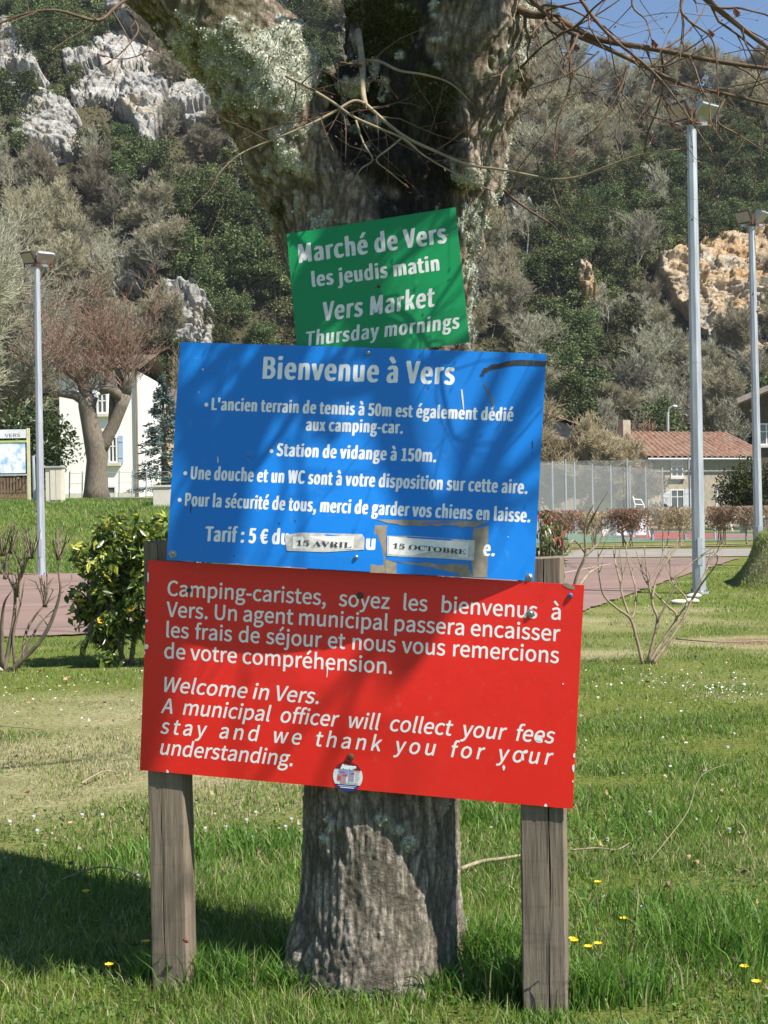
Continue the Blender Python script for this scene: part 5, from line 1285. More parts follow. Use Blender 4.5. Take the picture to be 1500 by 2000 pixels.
# thin grey stake and concrete gate pillar
q = gp(68, 46.5); MB().tube([q - [0, 0, .2], P(65, 890, 46.5)], .05, 8).build('signpost', M['galv'])
tag(bpy.data.objects['signpost'], 'thin grey metal post between the panel and the floodlight post', 'post')
q = gp(316, 44); gpil = empty('gate_pillar', q, 'pale concrete gate pillar at the left edge of the blue board', 'pillar')
pt_ = P(316, 952, 44)[2]; bevel(MB().box((q[0], 44.2, (q[2] - .2 + pt_) / 2), (.55, .4, pt_ - q[2] + .2)).build('shaft', M['stonesill'], gpil), .015)
bevel(MB().box((q[0], 44.2, pt_ + .035), (.63, .48, .07)).build('cap_stone', M['stonesill'], gpil), .01)
# wire fence in front of house + wooden fence
fz = empty('wire_fence', gp(230, 52), 'low wire fence in front of the white house', 'fence')
for k_, px in enumerate((135, 160, 205, 232, 258, 285)):
    q = gp(px, 52); MB().tube([q - [0, 0, .2], q + [.04, 0, 1.05]], .025, 6).build('stake', M['galv'], fz)
wm = MB()
for hgt in (.25, .6, .98):
    wm.tube([gp(px, 52) + np.array([0, 0, hgt]) for px in (135, 160, 205, 232, 258, 285, 330)], .008, 5)
wm.build('wire', M['galv'], fz)
wf = empty('wooden_fence', gp(20, 50), 'brown wooden picket fence behind the information panel', 'fence')
wfm = mat('old brown boards', (.22, .14, .09), (.14, .09, .06), 5, .9); wp = MB()
for k_ in range(15):
    q = gp(-34 + k_ * 6.2, 50.5); wp.box(q + [0, 0, .42], (.07, .03, .85))
wp.build('pickets', wfm, wf); q0 = gp(-36, 50.55); q1 = gp(56, 50.55)
rl = MB(); rl.bar(q0 + [0, .03, .3], q1 + [0, .03, .3], .04, .07); rl.bar(q0 + [0, .03, .65], q1 + [0, .03, .65], .04, .07); rl.build('rail', wfm, wf)
kb = gp(205, 49.5); MB().add([gp(200, 47.5) + [0, 0, .12], gp(335, 45.5) + [0, 0, .12], gp(335, 45.7) + [0, 0, .12], gp(200, 47.7) + [0, 0, .12], gp(200, 47.5) - [0, 0, .3], gp(335, 45.5) - [0, 0, .3]], [(0, 1, 2, 3), (4, 5, 1, 0)]).build('garden_kerb', M['stonesill'])
tag(bpy.data.objects['garden_kerb'], 'pale kerb along the top of the grassy slope by the house', 'kerb')

# ------------------------------------------------------------------ far court : fences, chair, hedge
def meshmat():
    m, t, b = newmat('wire netting'); out = t.nodes['Material Output']; tr = t.nodes.new('ShaderNodeBsdfTransparent'); mx = t.nodes.new('ShaderNodeMixShader')
    b.inputs['Base Color'].default_value = (.42, .45, .45, 1); b.inputs['Roughness'].default_value = .6; mx.inputs[0].default_value = .20
    t.links.new(tr.outputs[0], mx.inputs[1]); t.links.new(b.outputs[0], mx.inputs[2]); t.links.new(mx.outputs[0], out.inputs[0]); return m
M['netting'] = meshmat()
def courtfence(pxs, D0, D1, top, label):
    fr = empty('court_fence', P(pxs[0], 1000, D0) * [1, 1, 0], label, 'fence'); n = len(pxs); tops = []
    for i, px in enumerate(pxs):
        D_ = D0 + (D1 - D0) * i / (n - 1); q = P(px, 1000, D_); q[2] = 0; tops.append(q)
        MB().tube([q - [0, 0, .2], q + [0, 0, top + .1]], .045, 6).build('post', M['galv'], fr)
    for i in range(n - 1):
        a_, b_ = tops[i], tops[i + 1]; MB().add([a_, b_, b_ + [0, 0, top], a_ + [0, 0, top]], [(0, 1, 2, 3)]).build('netting', M['netting'], fr)
    return fr
courtfence([1020, 1049, 1080, 1123, 1158, 1194, 1231, 1262, 1295], 66, 86, 3.6, 'tall grey netting fence along the far side of the green court')
courtfence([1040, 1106, 1226, 1347, 1468, 1590], 80, 80, 4.0, 'tall netting fence in front of the stone house, with dark posts')
# umpire chair
Du = 64; ub = P(1255, 1000, Du); ub[2] = 0; uc_ = empty('umpire_chair', ub, 'white tubular umpire chair on the far court', 'chair')
def U(px, py, dy=0.0): return P(px, py, Du + dy)
fr = MB()
for dy in (-.3, .3):
    for L in ([(1237, 1058), (1240, 985), (1237, 975)], [(1272, 1060), (1262, 1010), (1257, 985), (1252, 976), (1238, 975)]):
        fr.tube([U(a_, b_, dy) for a_, b_ in L], .028, 6)
    fr.tube([U(1240, 985, dy), U(1256, 986, dy)], .025, 6)
fr.build('frame', M['whitemetal'], uc_)
for py, px in ((1046, 1269), (1034, 1267), (1022, 1264.5), (1010, 1262), (998, 1259.5)): MB().bar(U(px, py, -.3), U(px, py, .3), .05, .03).build('rung', M['whitemetal'], uc_)
st_ = MB(); st_.hexa([U(1240, 987, -.28), U(1256, 988, -.28), U(1256, 988, .28), U(1240, 987, .28), U(1240, 985.4, -.28), U(1256, 986, -.28), U(1256, 986, .28), U(1240, 985.4, .28)]); st_.build('seat', M['whitemetal'], uc_)
MB().tube([U(1238, 975, -.3), U(1236, 972, 0), U(1238, 975, .3)], .05, 6).build('headrest', M['whitemetal'], uc_)
# swing frame
Ds = 76; sw = empty('swing_frame', P(1408, 1000, Ds) * [1, 1, 0], 'pale A shaped swing frame in front of the dark conifer', 'swing')
for dy in (0, 1.8):
    fr = MB(); ap = P(1403, 946, Ds + dy)
    for px in (1393, 1430): g0 = P(px, 1005, Ds + dy); g0[2] = 0; fr.tube([g0, ap], .05, 6)
    fr.tube([P(1397, 974, Ds + dy), P(1415, 974, Ds + dy)], .035, 6); fr.build('side_frame', M['whitemetal'], sw)
MB().tube([P(1403, 946, Ds), P(1403, 946, Ds + 1.8)], .05, 6).build('top_bar', M['whitemetal'], sw)
# banner and bench, net
q0 = P(1176, 1000, 60); q1 = P(1262, 1000, 60)
bn = empty('banner', (q0[0], 60, 0), 'white advertising banner low behind the clipped hedge', 'banner')
v = []; n = 16
for i in range(n + 1):
    u = i / n; sag = .05 * math.sin(u * 9)
    for zz in (.18, .82): v.append((q0[0] + (q1[0] - q0[0]) * u, 60 + .08 * math.sin(u * 14), zz + sag * (zz > .5)))
MB().add(v, [(2 * i, 2 * i + 2, 2 * i + 3, 2 * i + 1) for i in range(n)]).build('sheet', mat('white banner', (.72, .73, .76), (.5, .52, .58), 3, .6), bn)
for px in (1176, 1219, 1262): a_ = P(px, 1000, 60.1); MB().tube([(a_[0], 60.12, -.1), (a_[0], 60.12, .9)], .03, 6).build('stake', M['galv'], bn)
n0 = P(1395, 1000, 57)[0]; n1 = P(1560, 1000, 57)[0]
tn = empty('tennis_net', ((n0 + n1) / 2, 57, 0), 'tennis net with a white top band on the green court', 'net')
MB().add([(n0, 57, .03), (n1, 57, .03), (n1, 57, .86), (n0, 57, .86)], [(0, 1, 2, 3)]).build('netting', M['netting'], tn); MB().box(((n0 + n1) / 2, 56.98, .89), (n1 - n0, .05, .07)).build('top_band', M['whitemetal'], tn)
for xx in (n0, n1): MB().tube([(xx, 57, -.1), (xx, 57, 1.0)], .04, 8).build('post', M['galv'], tn)
bq = P(1307, 1000, 57); bc = empty('bench', (bq[0], 57, 0), 'low brown bench behind the clipped hedge', 'bench')
bm_ = MB()
for k_ in range(3): bm_.box((bq[0], 57 + .13 * k_, .46), (1.6, .11, .04))
bm_.build('seat', wfm, bc)
bm_ = MB()
for k_ in range(2): bm_.box((bq[0], 57.42, .62 + .15 * k_), (1.6, .035, .11))
bm_.build('backrest', wfm, bc)
for dx in (-.65, .65): MB().bar((bq[0] + dx, 57.2, 0), (bq[0] + dx, 57.2, .44), .06, .35).build('leg', M['galv'], bc)
# clipped brown hedge shrubs
def hedge(px0, px1, D_, h, label, cA, cB, seed, n=900, stems=5):
    rs_ = np.random.RandomState(seed); q0 = P(px0, 1000, D_); q1 = P(px1, 1000, D_); w = q1[0] - q0[0]; c0 = np.array([(q0[0] + q1[0]) / 2, D_, 0.0])
    root = empty('hedge_shrub', c0, label, 'shrub', 'clipped brown shrubs along the lane')
    S = []
    for k in range(stems):
        x = c0[0] + rs_.uniform(-.22, .22) * w
        T = bareseg(seed * 17 + k, h * 1.5, .8, .03, 3, 2, .12, None, .006); T[:, [0, 3]] += x; T[:, [1, 4]] += D_ + rs_.uniform(-.2, .2)
        T = T[(T[:, 5] < h * 1.02) & (np.abs(T[:, 3] - c0[0]) < w * .55)]; S.append(T)
    S = np.concatenate(S); link('branches', segmesh('branches', S, 3, np.array([[.42, .33, .24]]) * rs_.uniform(.6, 1.3, (len(S), 1))), M['hilltwig'], root)
    p = np.stack([c0[0] + np.clip(rs_.normal(0, .3, n), -.52, .52) * w, D_ + rs_.uniform(-.35, .35, n), h * (.38 + .64 * rs_.rand(n) ** .7)], 1)
    t = rs_.rand(n, 1); link('leaves', cards('leaves', p, rs_.uniform(.05, .11, n), np.array(cA) * (1 - t) + np.array(cB) * t, None, .6, .25, rs_), M['grass'], root)
    return root
BR1, BR2 = (.27, .12, .075), (.46, .28, .18); TN1, TN2 = (.32, .24, .16), (.45, .38, .26)
hedge(1060, 1136, 48, 1.25, 'clipped shrub with rust brown leaves next to the right timber post', BR1, BR2, 21, 1500)
hedge(1136, 1196, 48, 1.2, 'thin grey clipped shrub left of the white banner', TN1, TN2, 22, 300)
hedge(1190, 1262, 48, 1.28, 'clipped shrub with dense rust brown leaves under the umpire chair', BR1, BR2, 23, 1700)
hedge(1264, 1352, 48, 1.3, 'pale twiggy clipped shrub in front of the bench', TN1, TN2, 24, 600)
hedge(1372, 1440, 48, 1.3, 'clipped shrub with brown leaves right of the near lamp post', BR1, BR2, 25, 1000)
hedge(1430, 1500, 48, 1.3, 'pale clipped shrub left of the far lamp post', TN1, TN2, 26, 500)
hedge(1496, 1570, 48, 1.3, 'clipped shrub at the right edge behind the earth bank', TN1, TN2, 27, 500)
sheet('verge', [P(1000, 1000, 46.9) * [1, 1, 0], P(1640, 1000, 46.9) * [1, 1, 0], P(1640, 1000, 50) * [1, 1, 0], P(1000, 1000, 50) * [1, 1, 0]], .03, mat('dry verge', (.28, .22, .11), (.16, .15, .06), 3, .95), 'dry verge under the clipped shrubs', 'verge')
# ------------------------------------------------------------------ near shrubs
def pxshrub(name, label, cat, paths, D0, m, r0, r1, seed, kids=2, klen=.25, base=None):
    rs_ = random.Random(seed); b = G(*base) if base else P(*paths[0][0], D0) * np.array([1, 1, 0]); root = empty(name, b, label, cat); S = []; out = MB()
    for k, L in enumerate(paths):
        dd = rs_.uniform(-.35, .35); n = len(L)
        pts = smoothpath([P(a, c, D0 + (dd * i / (n - 1) if n > 1 else 0)) for i, (a, c) in enumerate(L)], 4); kk = len(pts)
        w = r0 * (1 if k < 4 else .7) if n > 3 or len(paths) < 20 else .0055
        out.tube(pts, [w + (r1 - w) * i / (kk - 1) for i in range(kk)], 6)
        for _ in range(kids):
            i = rs_.randrange(kk // 2, kk - 1); d = nrm(pts[i + 1] - pts[i - 1]); q = pts[i]; L_ = klen * rs_.uniform(.5, 1.3); d = nrm(d + .6 * np.array([rs_.gauss(0, 1), rs_.gauss(0, 1), rs_.gauss(0, .5) + .4]))
            for j in range(3):
                d = nrm(d + .2 * np.array([rs_.gauss(0, 1), rs_.gauss(0, 1), .2])); e = q + d * L_ / 3; S.append([*q, *e, .0045 - .001 * j, .0038 - .001 * j]); q = e
    out.build('stems', m, root, True)
    if S: link('twigs', segmesh('twigs', S, 4), m, root)['kind'] = 'stuff'
    return root
M['shrubstem'] = mat('pale shrub stem', (.36, .28, .19), (.16, .12, .085), 14, .75)
M['shrubdark'] = mat('dark shrub stem', (.20, .155, .11), (.10, .08, .06), 14, .8)
pxshrub('bare_shrub', 'leafless shrub with pale crooked stems on the lawn right of the boards', 'shrub', [
 [(1255, 1297), (1244, 1250), (1231, 1208), (1205, 1188), (1180, 1164), (1172, 1135), (1169, 1106), (1168, 1074)],
 [(1265, 1295), (1284, 1215), (1277, 1190), (1273, 1170), (1266, 1135), (1262, 1106), (1258, 1064)],
 [(1268, 1294), (1295, 1250), (1322, 1205), (1300, 1180), (1263, 1138), (1250, 1100), (1241, 1071)],
 [(1275, 1296), (1305, 1255), (1335, 1208), (1352, 1170), (1374, 1125), (1388, 1096), (1412, 1062)],
 [(1231, 1208), (1216, 1165), (1212, 1138), (1217, 1128), (1213, 1098), (1209, 1066)], [(1212, 1138), (1202, 1100), (1197, 1066)],
 [(1231, 1208), (1238, 1198), (1242, 1154), (1232, 1115), (1223, 1074), (1229, 1050)], [(1322, 1205), (1340, 1183), (1338, 1165), (1314, 1138), (1309, 1110), (1312, 1078), (1345, 1050)],
 [(1284, 1215), (1298, 1186), (1312, 1160), (1318, 1144)], [(1352, 1170), (1372, 1138), (1398, 1104), (1402, 1084)], [(1310, 1130), (1345, 1105), (1372, 1082)], [(1273, 1170), (1285, 1125), (1312, 1083), (1330, 1066)], [(1263, 1138), (1290, 1100), (1296, 1060)]],
 12.1, M['shrubstem'], .0155, .0032, 3, 3, .18, (1262, 1298))
pxshrub('bare_shrub', 'tall thin leafless shrub rising behind the right timber post', 'shrub', [
 [(1108, 1215), (1125, 1130), (1143, 1085), (1142, 1042), (1147, 1010), (1160, 985)], [(1128, 1150), (1150, 1120), (1169, 1108)], [(1143, 1085), (1165, 1065), (1190, 1035)], [(1142, 1042), (1158, 1010), (1166, 995)], [(1143, 1080), (1120, 1055), (1100, 1085)]],
 10.8, M['shrubstem'], .014, .004, 4, 3, .18, (1108, 1220))
LS = []
rs = random.Random(9)
for (x, y) in ((10, 1125), (45, 1112), (62, 1085), (20, 1075), (88, 1180), (115, 1088), (35, 1160), (5, 1080)):
    for _ in range(11):
        ex = rs.uniform(-26, 26); ey = rs.uniform(24, 52); LS.append([(x + rs.uniform(-4, 4), y + 6), (x + ex * .42 + rs.uniform(-2, 2), y - ey * .5), (x + ex * .85, y - ey * 1.15)])
pxshrub('bare_shrub', 'dark pruned leafless shrub with spiky shoots at the left edge', 'shrub', [
 [(8, 1312), (18, 1262), (28, 1200), (28, 1150), (12, 1120), (5, 1080)], [(20, 1312), (70, 1262), (95, 1225), (112, 1180), (118, 1148), (114, 1115), (118, 1085)],
 [(28, 1150), (42, 1122), (55, 1085), (62, 1070)], [(5, 1305), (3, 1230), (8, 1180), (20, 1158)], [(118, 1148), (135, 1140), (142, 1125)], [(95, 1225), (75, 1200), (60, 1215)], [(45, 1290), (52, 1232), (88, 1180), (125, 1155)], [(30, 1300), (26, 1240), (40, 1180), (48, 1130)], [(35, 1305), (60, 1250), (80, 1215), (112, 1185)]] + LS,
 12.4, M['shrubdark'], .024, .003, 5, 1, .10, (15, 1315))
# small prickly twigs at left, thin weeds
# variegated evergreen bush
rs_ = np.random.RandomState(12); Db = 12.8
bb = G(238, 1300); bush = empty('evergreen_bush', bb, 'glossy evergreen bush with yellow edged leaves left of the red board', 'bush')
pts = []; nb = []
for k in range(66):
    cx = rs_.uniform(160, 345); cy = rs_.uniform(1030, 1250)
    if cx < 200 and cy > 1220: cy -= 60
    rad = rs_.uniform(.10, .19); c = P(cx, cy, Db + rs_.uniform(-.33, .4)); m_ = 100
    e = rs_.normal(size=(m_, 3)); e /= np.linalg.norm(e, axis=1)[:, None]; pts.append(c + e * rad * rs_.rand(m_, 1) ** .35); nb.append(e)
for (cx, cy) in ((205, 1290), (225, 1285), (160, 1255), (150, 1210), (170, 1075), (250, 1250), (145, 1170), (300, 1280)):
    c = P(cx, cy, Db - .2); e = rs_.normal(size=(16, 3)); e /= np.linalg.norm(e, axis=1)[:, None]; pts.append(c + e * .1 * rs_.rand(16, 1) ** .4); nb.append(e)
pts = np.concatenate(pts); nb = np.concatenate(nb); n = len(pts); t = rs_.rand(n, 1)
c = np.array([[.035, .065, .014]]) * (1 - t) + np.array([[.14, .21, .04]]) * t
yl = rs_.rand(n) < .20 + .10 * (pts[:, 2] > .8); c[yl] = np.array([.42, .44, .07]) * rs_.uniform(.6, 1.2, (yl.sum(), 1)); yl2 = rs_.rand(n) < .006; c[yl2] = (.6, .35, .03)
link('leaves', cards('leaves', pts, rs_.uniform(.045, .13, n), c, nb * .7 + [0, 0, -.25], .42, .10, rs_), M['leaf'], bush)
st = MB()
for L in ([(158, 1285), (168, 1255), (180, 1225), (200, 1180)], [(235, 1300), (240, 1230), (250, 1150)], [(255, 1300), (265, 1220), (270, 1120)], [(245, 1302), (225, 1230), (215, 1130)]): st.tube(smoothpath([P(a, b, Db) for a, b in L]), .022, 7)
st.build('stems', M['shrubdark'], bush, True)
q = G(330, 1275); bushy('evergreen_bush', (q[0] + .05, q[1] + 1.6, 0), (.55, .5, .72), 'smaller mottled bush half hidden behind the blue board', (.03, .045, .015), (.30, .29, .10), 1500, .10, 'leaf', 33, 'bush', 10)
# flowering shrub behind the right post
rs_ = np.random.RandomState(14); Df = 7.4; b0 = P(1072, 1000, Df); b0[2] = 0
fs = empty('photinia_shrub', b0, 'narrow leaved shrub with reddish shoot tips above the right timber post', 'shrub'); pts = []; nb = []; cl = []; st = MB()
for k in range(34):
    cx = rs_.uniform(1040, 1102); top = rs_.uniform(1000, 1066); p0 = P(1070, 1180, Df) * [1, 1, 0]; p1 = P(cx, top, Df + rs_.uniform(-.15, .15)); st.tube([p0, (p0 + p1) / 2 + [0, 0, .12], p1], [.006, .005, .002], 5)
    m_ = 14; s = rs_.uniform(.62, 1.0, m_); q = p0 + (p1 - p0) * s[:, None] + [0, 0, .02]; pts.append(q + rs_.normal(0, .018, (m_, 3))); d = rs_.normal(size=(m_, 3)) * .6 + [0, 0, .9]; nb.append(d)
    t = rs_.rand(m_, 1); g = np.array([[.04, .075, .02]]) * (1 - t) + np.array([[.20, .22, .08]]) * t; rdm = (s > .9) & (rs_.rand(m_) < .35); g[rdm] = np.array([.30, .10, .06]); cl.append(g)
    if rs_.rand() < .14: pts.append(p1[None]); nb.append(np.array([[0, 0, 1.]])); cl.append(np.array([[.45, .05, .10]]))
link('leaves', cards('leaves', np.concatenate(pts), rs_.uniform(.04, .075, len(np.concatenate(pts))), np.concatenate(cl), np.concatenate(nb) * 1.3, .28, .12, rs_), M['leaf'], fs); st.build('stems', M['shrubdark'], fs)

# ------------------------------------------------------------------ grass
def incourt(x, y): return inpoly(x, y, [(p[0], p[1]) for p in cp])
def grass_zone(N, y0, y1, hmin, hmax, w, seed, tris):
    rs_ = np.random.RandomState(seed); y = np.sqrt(rs_.uniform(y0 * y0, y1 * y1, N)); x = rs_.uniform(-.33, .33, N) * y
    k = ~incourt(x, y); x, y = x[k], y[k]
    dr = dryness(x, y); pn = fbm(np.stack([x * 2.6, y * 2.6, 0 * x], 1), 3); pn2 = fbm(np.stack([x * .7, y * .7, 0 * x + 5], 1), 2)
    keep = rs_.rand(len(x)) < (1 - .45 * np.clip(dr, 0, 1)) * np.clip(.30 + 2.6 * (pn - .34), .12, 1)
    x, y, dr, pn, pn2 = x[keep], y[keep], dr[keep], pn[keep], pn2[keep]; n = len(x)
    z = zground(x, y); h = rs_.uniform(hmin, hmax, n) * (.35 + 1.9 * np.clip(pn - .2, 0, 1)) * (1 - .45 * dr)
    return x, y, z, h, dr, pn, pn2, rs_
def blades(name, x, y, z, h, w, col, rs_, bend=.7, two=True):
    n = len(x); a = rs_.uniform(0, 6.283, n); s = np.stack([np.cos(a), np.sin(a), 0 * a], 1); b = rs_.uniform(0, 6.283, n); l = np.stack([np.cos(b), np.sin(b), 0 * b], 1) * (h * rs_.uniform(.1, bend, n))[:, None]
    p = np.stack([x, y, z - .004], 1); W_ = np.broadcast_to(w, (n,))[:, None]
    if two:
        m = p + l * .35 + np.stack([0 * h, 0 * h, h * .6], 1); t = p + l * 1.0 + np.stack([0 * h, 0 * h, h * .95], 1)
        V = np.stack([p - s * W_, p + s * W_, m + s * W_ * .75, m - s * W_ * .75, t], 1).reshape(-1, 3); k = (np.arange(n) * 5)[:, None]
        F = np.concatenate([k + [[0, 1, 2]], k + [[0, 2, 3]], k + [[3, 2, 4]]], 0); c = np.repeat(col, 5, 0)
    else:
        t = p + l + np.stack([0 * h, 0 * h, h], 1); V = np.stack([p - s * W_, p + s * W_, t], 1).reshape(-1, 3); F = (np.arange(n) * 3)[:, None] + [[0, 1, 2]]; c = np.repeat(col, 3, 0)
    return npmesh(name, V, F, c)
def gcol(dr, pn, pn2, rs_):
    n = len(dr); t = rs_.rand(n, 1)
    g = np.array([[.06, .145, .018]]) * (1 - t) + np.array([[.215, .34, .065]]) * t
    yv = np.clip((pn2 - .42) * 2.2, 0, 1)[:, None]; g = g * (1 - yv * .5) + np.array([[.30, .36, .08]]) * yv * .5
    st_ = rs_.rand(n) < .13 + .5 * dr; g[st_] = np.array([.52, .45, .27]) * rs_.uniform(.5, 1.15, (st_.sum(), 1)); return g
for i, (N, y0, y1, h0, h1, w, two) in enumerate(((95000, 3.3, 5.6, .018, .062, .0017, True), (100000, 5.6, 9, .014, .05, .0024, True), (95000, 9, 16, .014, .045, .004, False), (80000, 16, 31, .015, .05, .008, False))):
    x, y, z, h, dr, pn, pn2, rs_ = grass_zone(N, y0, y1, h0, h1, w, 40 + i, two)
    o = link('grass', blades('grass', x, y, z, h, w, gcol(dr, pn, pn2, rs_), rs_, .9, two), M['grass']); tag(o, ['short lawn grass around the tree and posts', 'lawn grass just behind the tree', 'lawn grass in the middle distance', 'lawn grass near the courts'][i], 'grass', kind='stuff')
# slope on the left
rs_ = np.random.RandomState(50); N = 60000; y = rs_.uniform(33.6, 50, N); x = rs_.uniform(-.31, -.10, N) * y; z = zground(x, y); pn = fbm(np.stack([x * .8, y * .8, 0 * x], 1), 3)
o = link('grass', blades('grass', x, y, z, rs_.uniform(.04, .14, N), .014, gcol(np.clip(pn - .6, 0, 1), pn, pn, rs_), rs_, .8, False), M['grass']); tag(o, 'grass on the bank below the white house', 'grass', kind='stuff')
# mound grass and litter
rs_ = np.random.RandomState(51); N = 26000; x = rs_.uniform(4.8, 9, N); y = rs_.uniform(18.5, 26, N); z = zground(x, y); k = z > .06; x, y, z = x[k], y[k], z[k]; pn = fbm(np.stack([x, y, 0 * x], 1), 3)
drm = np.clip(.75 * (1 - sstep(5.6, 6.6, x)) + pn * .3, 0, 1)
o = link('grass', blades('grass', x, y, z, rs_.uniform(.015, .06, len(x)), .008, gcol(drm, pn, pn, rs_), rs_, .9, False), M['grass']); tag(o, 'rough grass on the earth bank at the right', 'grass', kind='stuff')
# long tufts at the posts and trunk
tx, ty, th = [], [], []
rs_ = np.random.RandomState(60)
for (px, py, rx, ry, n, h) in ((590, 1935, .12, .06, 420, .10), (470, 1935, .14, .08, 620, .13), (360, 1925, .10, .05, 420, .14), (300, 1920, .07, .05, 220, .10), (960, 1905, .13, .10, 950, .19), (905, 1900, .08, .06, 420, .17), (850, 1945, .12, .05, 420, .11), (740, 1960, .16, .05, 380, .07), (1010, 1950, .09, .06, 500, .15), (1130, 1960, .10, .06, 420, .15), (1060, 2000, .12, .02, 160, .05), (1200, 1950, .2, .1, 520, .12), (1400, 1860, .25, .25, 900, .16), (1330, 1790, .3, .2, 500, .11), (560, 1880, .05, .05, 160, .12), (480, 1660, .35, .2, 700, .11), (250, 1720, .4, .3, 700, .09), (330, 1680, .3, .15, 500, .10), (940, 1600, .3, .25, 600, .09), (1250, 1620, .5, .4, 800, .10)):
    c = G(px, py); a = rs_.normal(0, .5, n); b = rs_.normal(0, .5, n); tx.append(c[0] + a * rx); ty.append(c[1] + b * ry); th.append(rs_.uniform(.35, 1.1, n) * h)
tx = np.concatenate(tx); ty = np.concatenate(ty); th = np.concatenate(th); n = len(tx); t = rs_.rand(n, 1)
tc_ = np.array([[.05, .14, .018]]) * (1 - t) + np.array([[.19, .34, .06]]) * t; st_ = rs_.rand(n) < .06; tc_[st_] = (.38, .33, .18)
o = link('grass', blades('grass', tx, ty, zground(tx, ty), th, .0026, tc_, rs_, .85, True), M['grass']); tag(o, 'long grass tufts at the foot of the tree and posts', 'grass', kind='stuff')
# low broad weeds in the near lawn
rs_ = np.random.RandomState(61); N = 16000; y = rs_.uniform(3.5, 6.5, N); x = rs_.uniform(-.3, .3, N) * y; pn = fbm(np.stack([x * 4, y * 4, 0 * x + 3], 1), 3); k = (pn > .5) & (rs_.rand(N) < .9); x, y = x[k], y[k]
t = rs_.rand(len(x), 1); c = np.array([[.06, .14, .025]]) * (1 - t) + np.array([[.20, .31, .08]]) * t
o = link('weeds', cards('weeds', np.stack([x, y, zground(x, y) + rs_.uniform(.008, .03, len(x))], 1), rs_.uniform(.008, .022, len(x)), c, None, .7, .15, rs_, .6), M['grass']); tag(o, 'small leafy weeds among the near grass', 'weeds', kind='stuff')

# ------------------------------------------------------------------ flowers, leaves, sticks
pet = mat('daisy white', (.82, .82, .84), (.7, .7, .74), 60, .5); yel = mat('flower yellow', (.80, .58, .02), (.7, .45, .01), 60, .5); stemm = mat('flower stem', (.10, .16, .04), None, 20, .7)
def flower(name, c, r, up_, closed, pm, lab, cat, group, rz, np_=14):
    root = empty(name, c, lab, cat, group, 0); h = np.array([0, 0, up_]); top = c + h; mb = MB(); n = np_
    MB().tube([c - [0, 0, .01], top], .0016, 5).build('stem', stemm, root)
    for i in range(n):
        a = rz + 2 * math.pi * i / n; d = np.array([math.cos(a), math.sin(a), 0]); s = np.array([-d[1], d[0], 0]); w = r * 2.6 / n
        e = closed; mb.add([top + d * r * .15 - s * w * .5, top + d * r * .15 + s * w * .5, top + d * r * .7 * (1 - e * .4) + s * w + [0, 0, r * (.2 + .8 * e)], top + d * r * (1 - .75 * e) + [0, 0, r * (.15 + 1.5 * e)], top + d * r * .7 * (1 - e * .4) - s * w + [0, 0, r * (.2 + .8 * e)]], [(0, 1, 2, 3, 4)])
    mb.build('petals', pm, root); MB().tube([top, top + [0, 0, r * .3]], [r * .3, r * .2], 8).build('centre', yel, root); return root
rs = random.Random(15); k = 0
for (px, py) in ((66, 1612), (161, 1608), (200, 1608), (73, 1637), (401, 1633), (482, 1617), (441, 1630), (558, 1630), (570, 1616), (500, 1602), (495, 1650), (20, 1622), (270, 1730), (1255, 1795), (1425, 1635), (1270, 1600)):
    g = G(px, py + 6); flower('daisy', np.array([g[0], g[1], float(zground(g[0:1], g[1:2])[0])]), .015, .035, .75, pet, 'closed white daisy on a short stem in the lawn', 'daisy', 'daisies in the lawn', rs.uniform(0, 6))
for (px, py) in ((214, 1908), (168, 1758), (1123, 1860), (1150, 1872), (1169, 1866), (1219, 1815), (1168, 1740), (1455, 1913), (1478, 1944), (285, 1861), (1118, 1856)):
    g = G(px, py + 14); flower('buttercup', np.array([g[0], g[1], float(zground(g[0:1], g[1:2])[0])]), .017, .05, .25, yel, 'small yellow flower with narrow petals in the near grass', 'yellow flower', 'yellow flowers in the grass', rs.uniform(0, 6), 8)
# far daisies: uncountable speckle
rs_ = np.random.RandomState(70); fx = []; fy = []
for (px, py, sx, sy, n) in ((1380, 1352, 60, 8, 45), (1450, 1362, 50, 10, 40), (100, 1370, 110, 28, 50), (280, 1330, 30, 14, 20), (1300, 1440, 120, 60, 25), (950, 1580, 60, 30, 12), (1250, 1330, 80, 14, 50)):
    for _ in range(n):
        g = G(px + rs_.normal(0, sx), py + abs(rs_.normal(0, sy)) * (1 if rs_.rand() < .5 else -1)); fx.append(g[0]); fy.append(g[1])
fx = np.array(fx); fy = np.array(fy); o = link('daisies', cards('daisies', np.stack([fx, fy, zground(fx, fy) + .05], 1), .012 + .010 * rs_.rand(len(fx)), np.repeat([[.75, .75, .78]], len(fx), 0), None, .9, .3, rs_, .7), M['lichen']); tag(o, 'drifts of tiny white daisies farther off in the lawn', 'daisies', kind='stuff')
# fallen leaves
lm = [mat('dead leaf tan', (.42, .29, .17), (.28, .18, .10), 50, .8), mat('dead leaf grey', (.40, .36, .30), (.27, .23, .19), 50, .8), mat('dead leaf dark', (.10, .075, .06), (.06, .045, .04), 50, .8)]
LM = []
for mi, m in enumerate(lm):
    for v_ in range(2):
        r_ = random.Random(mi * 7 + v_); nn_ = 9; V = []; 
        for i in range(nn_):
            a = 2 * math.pi * i / nn_; rad = (1.0 - .35 * abs(math.sin(a))) * r_.uniform(.75, 1.1); V.append((rad * math.cos(a), rad * .75 * math.sin(a), .35 * r_.random() + .15 * math.cos(2 * a)))
        V.append((0, 0, -.05)); V = np.array(V) * .5; F = [(i, (i + 1) % nn_, nn_) for i in range(nn_)]
        me = bpy.data.meshes.new('fallen_leaf'); me.from_pydata([tuple(q) for q in V], [], F); me.materials.append(m); LM.append(me)
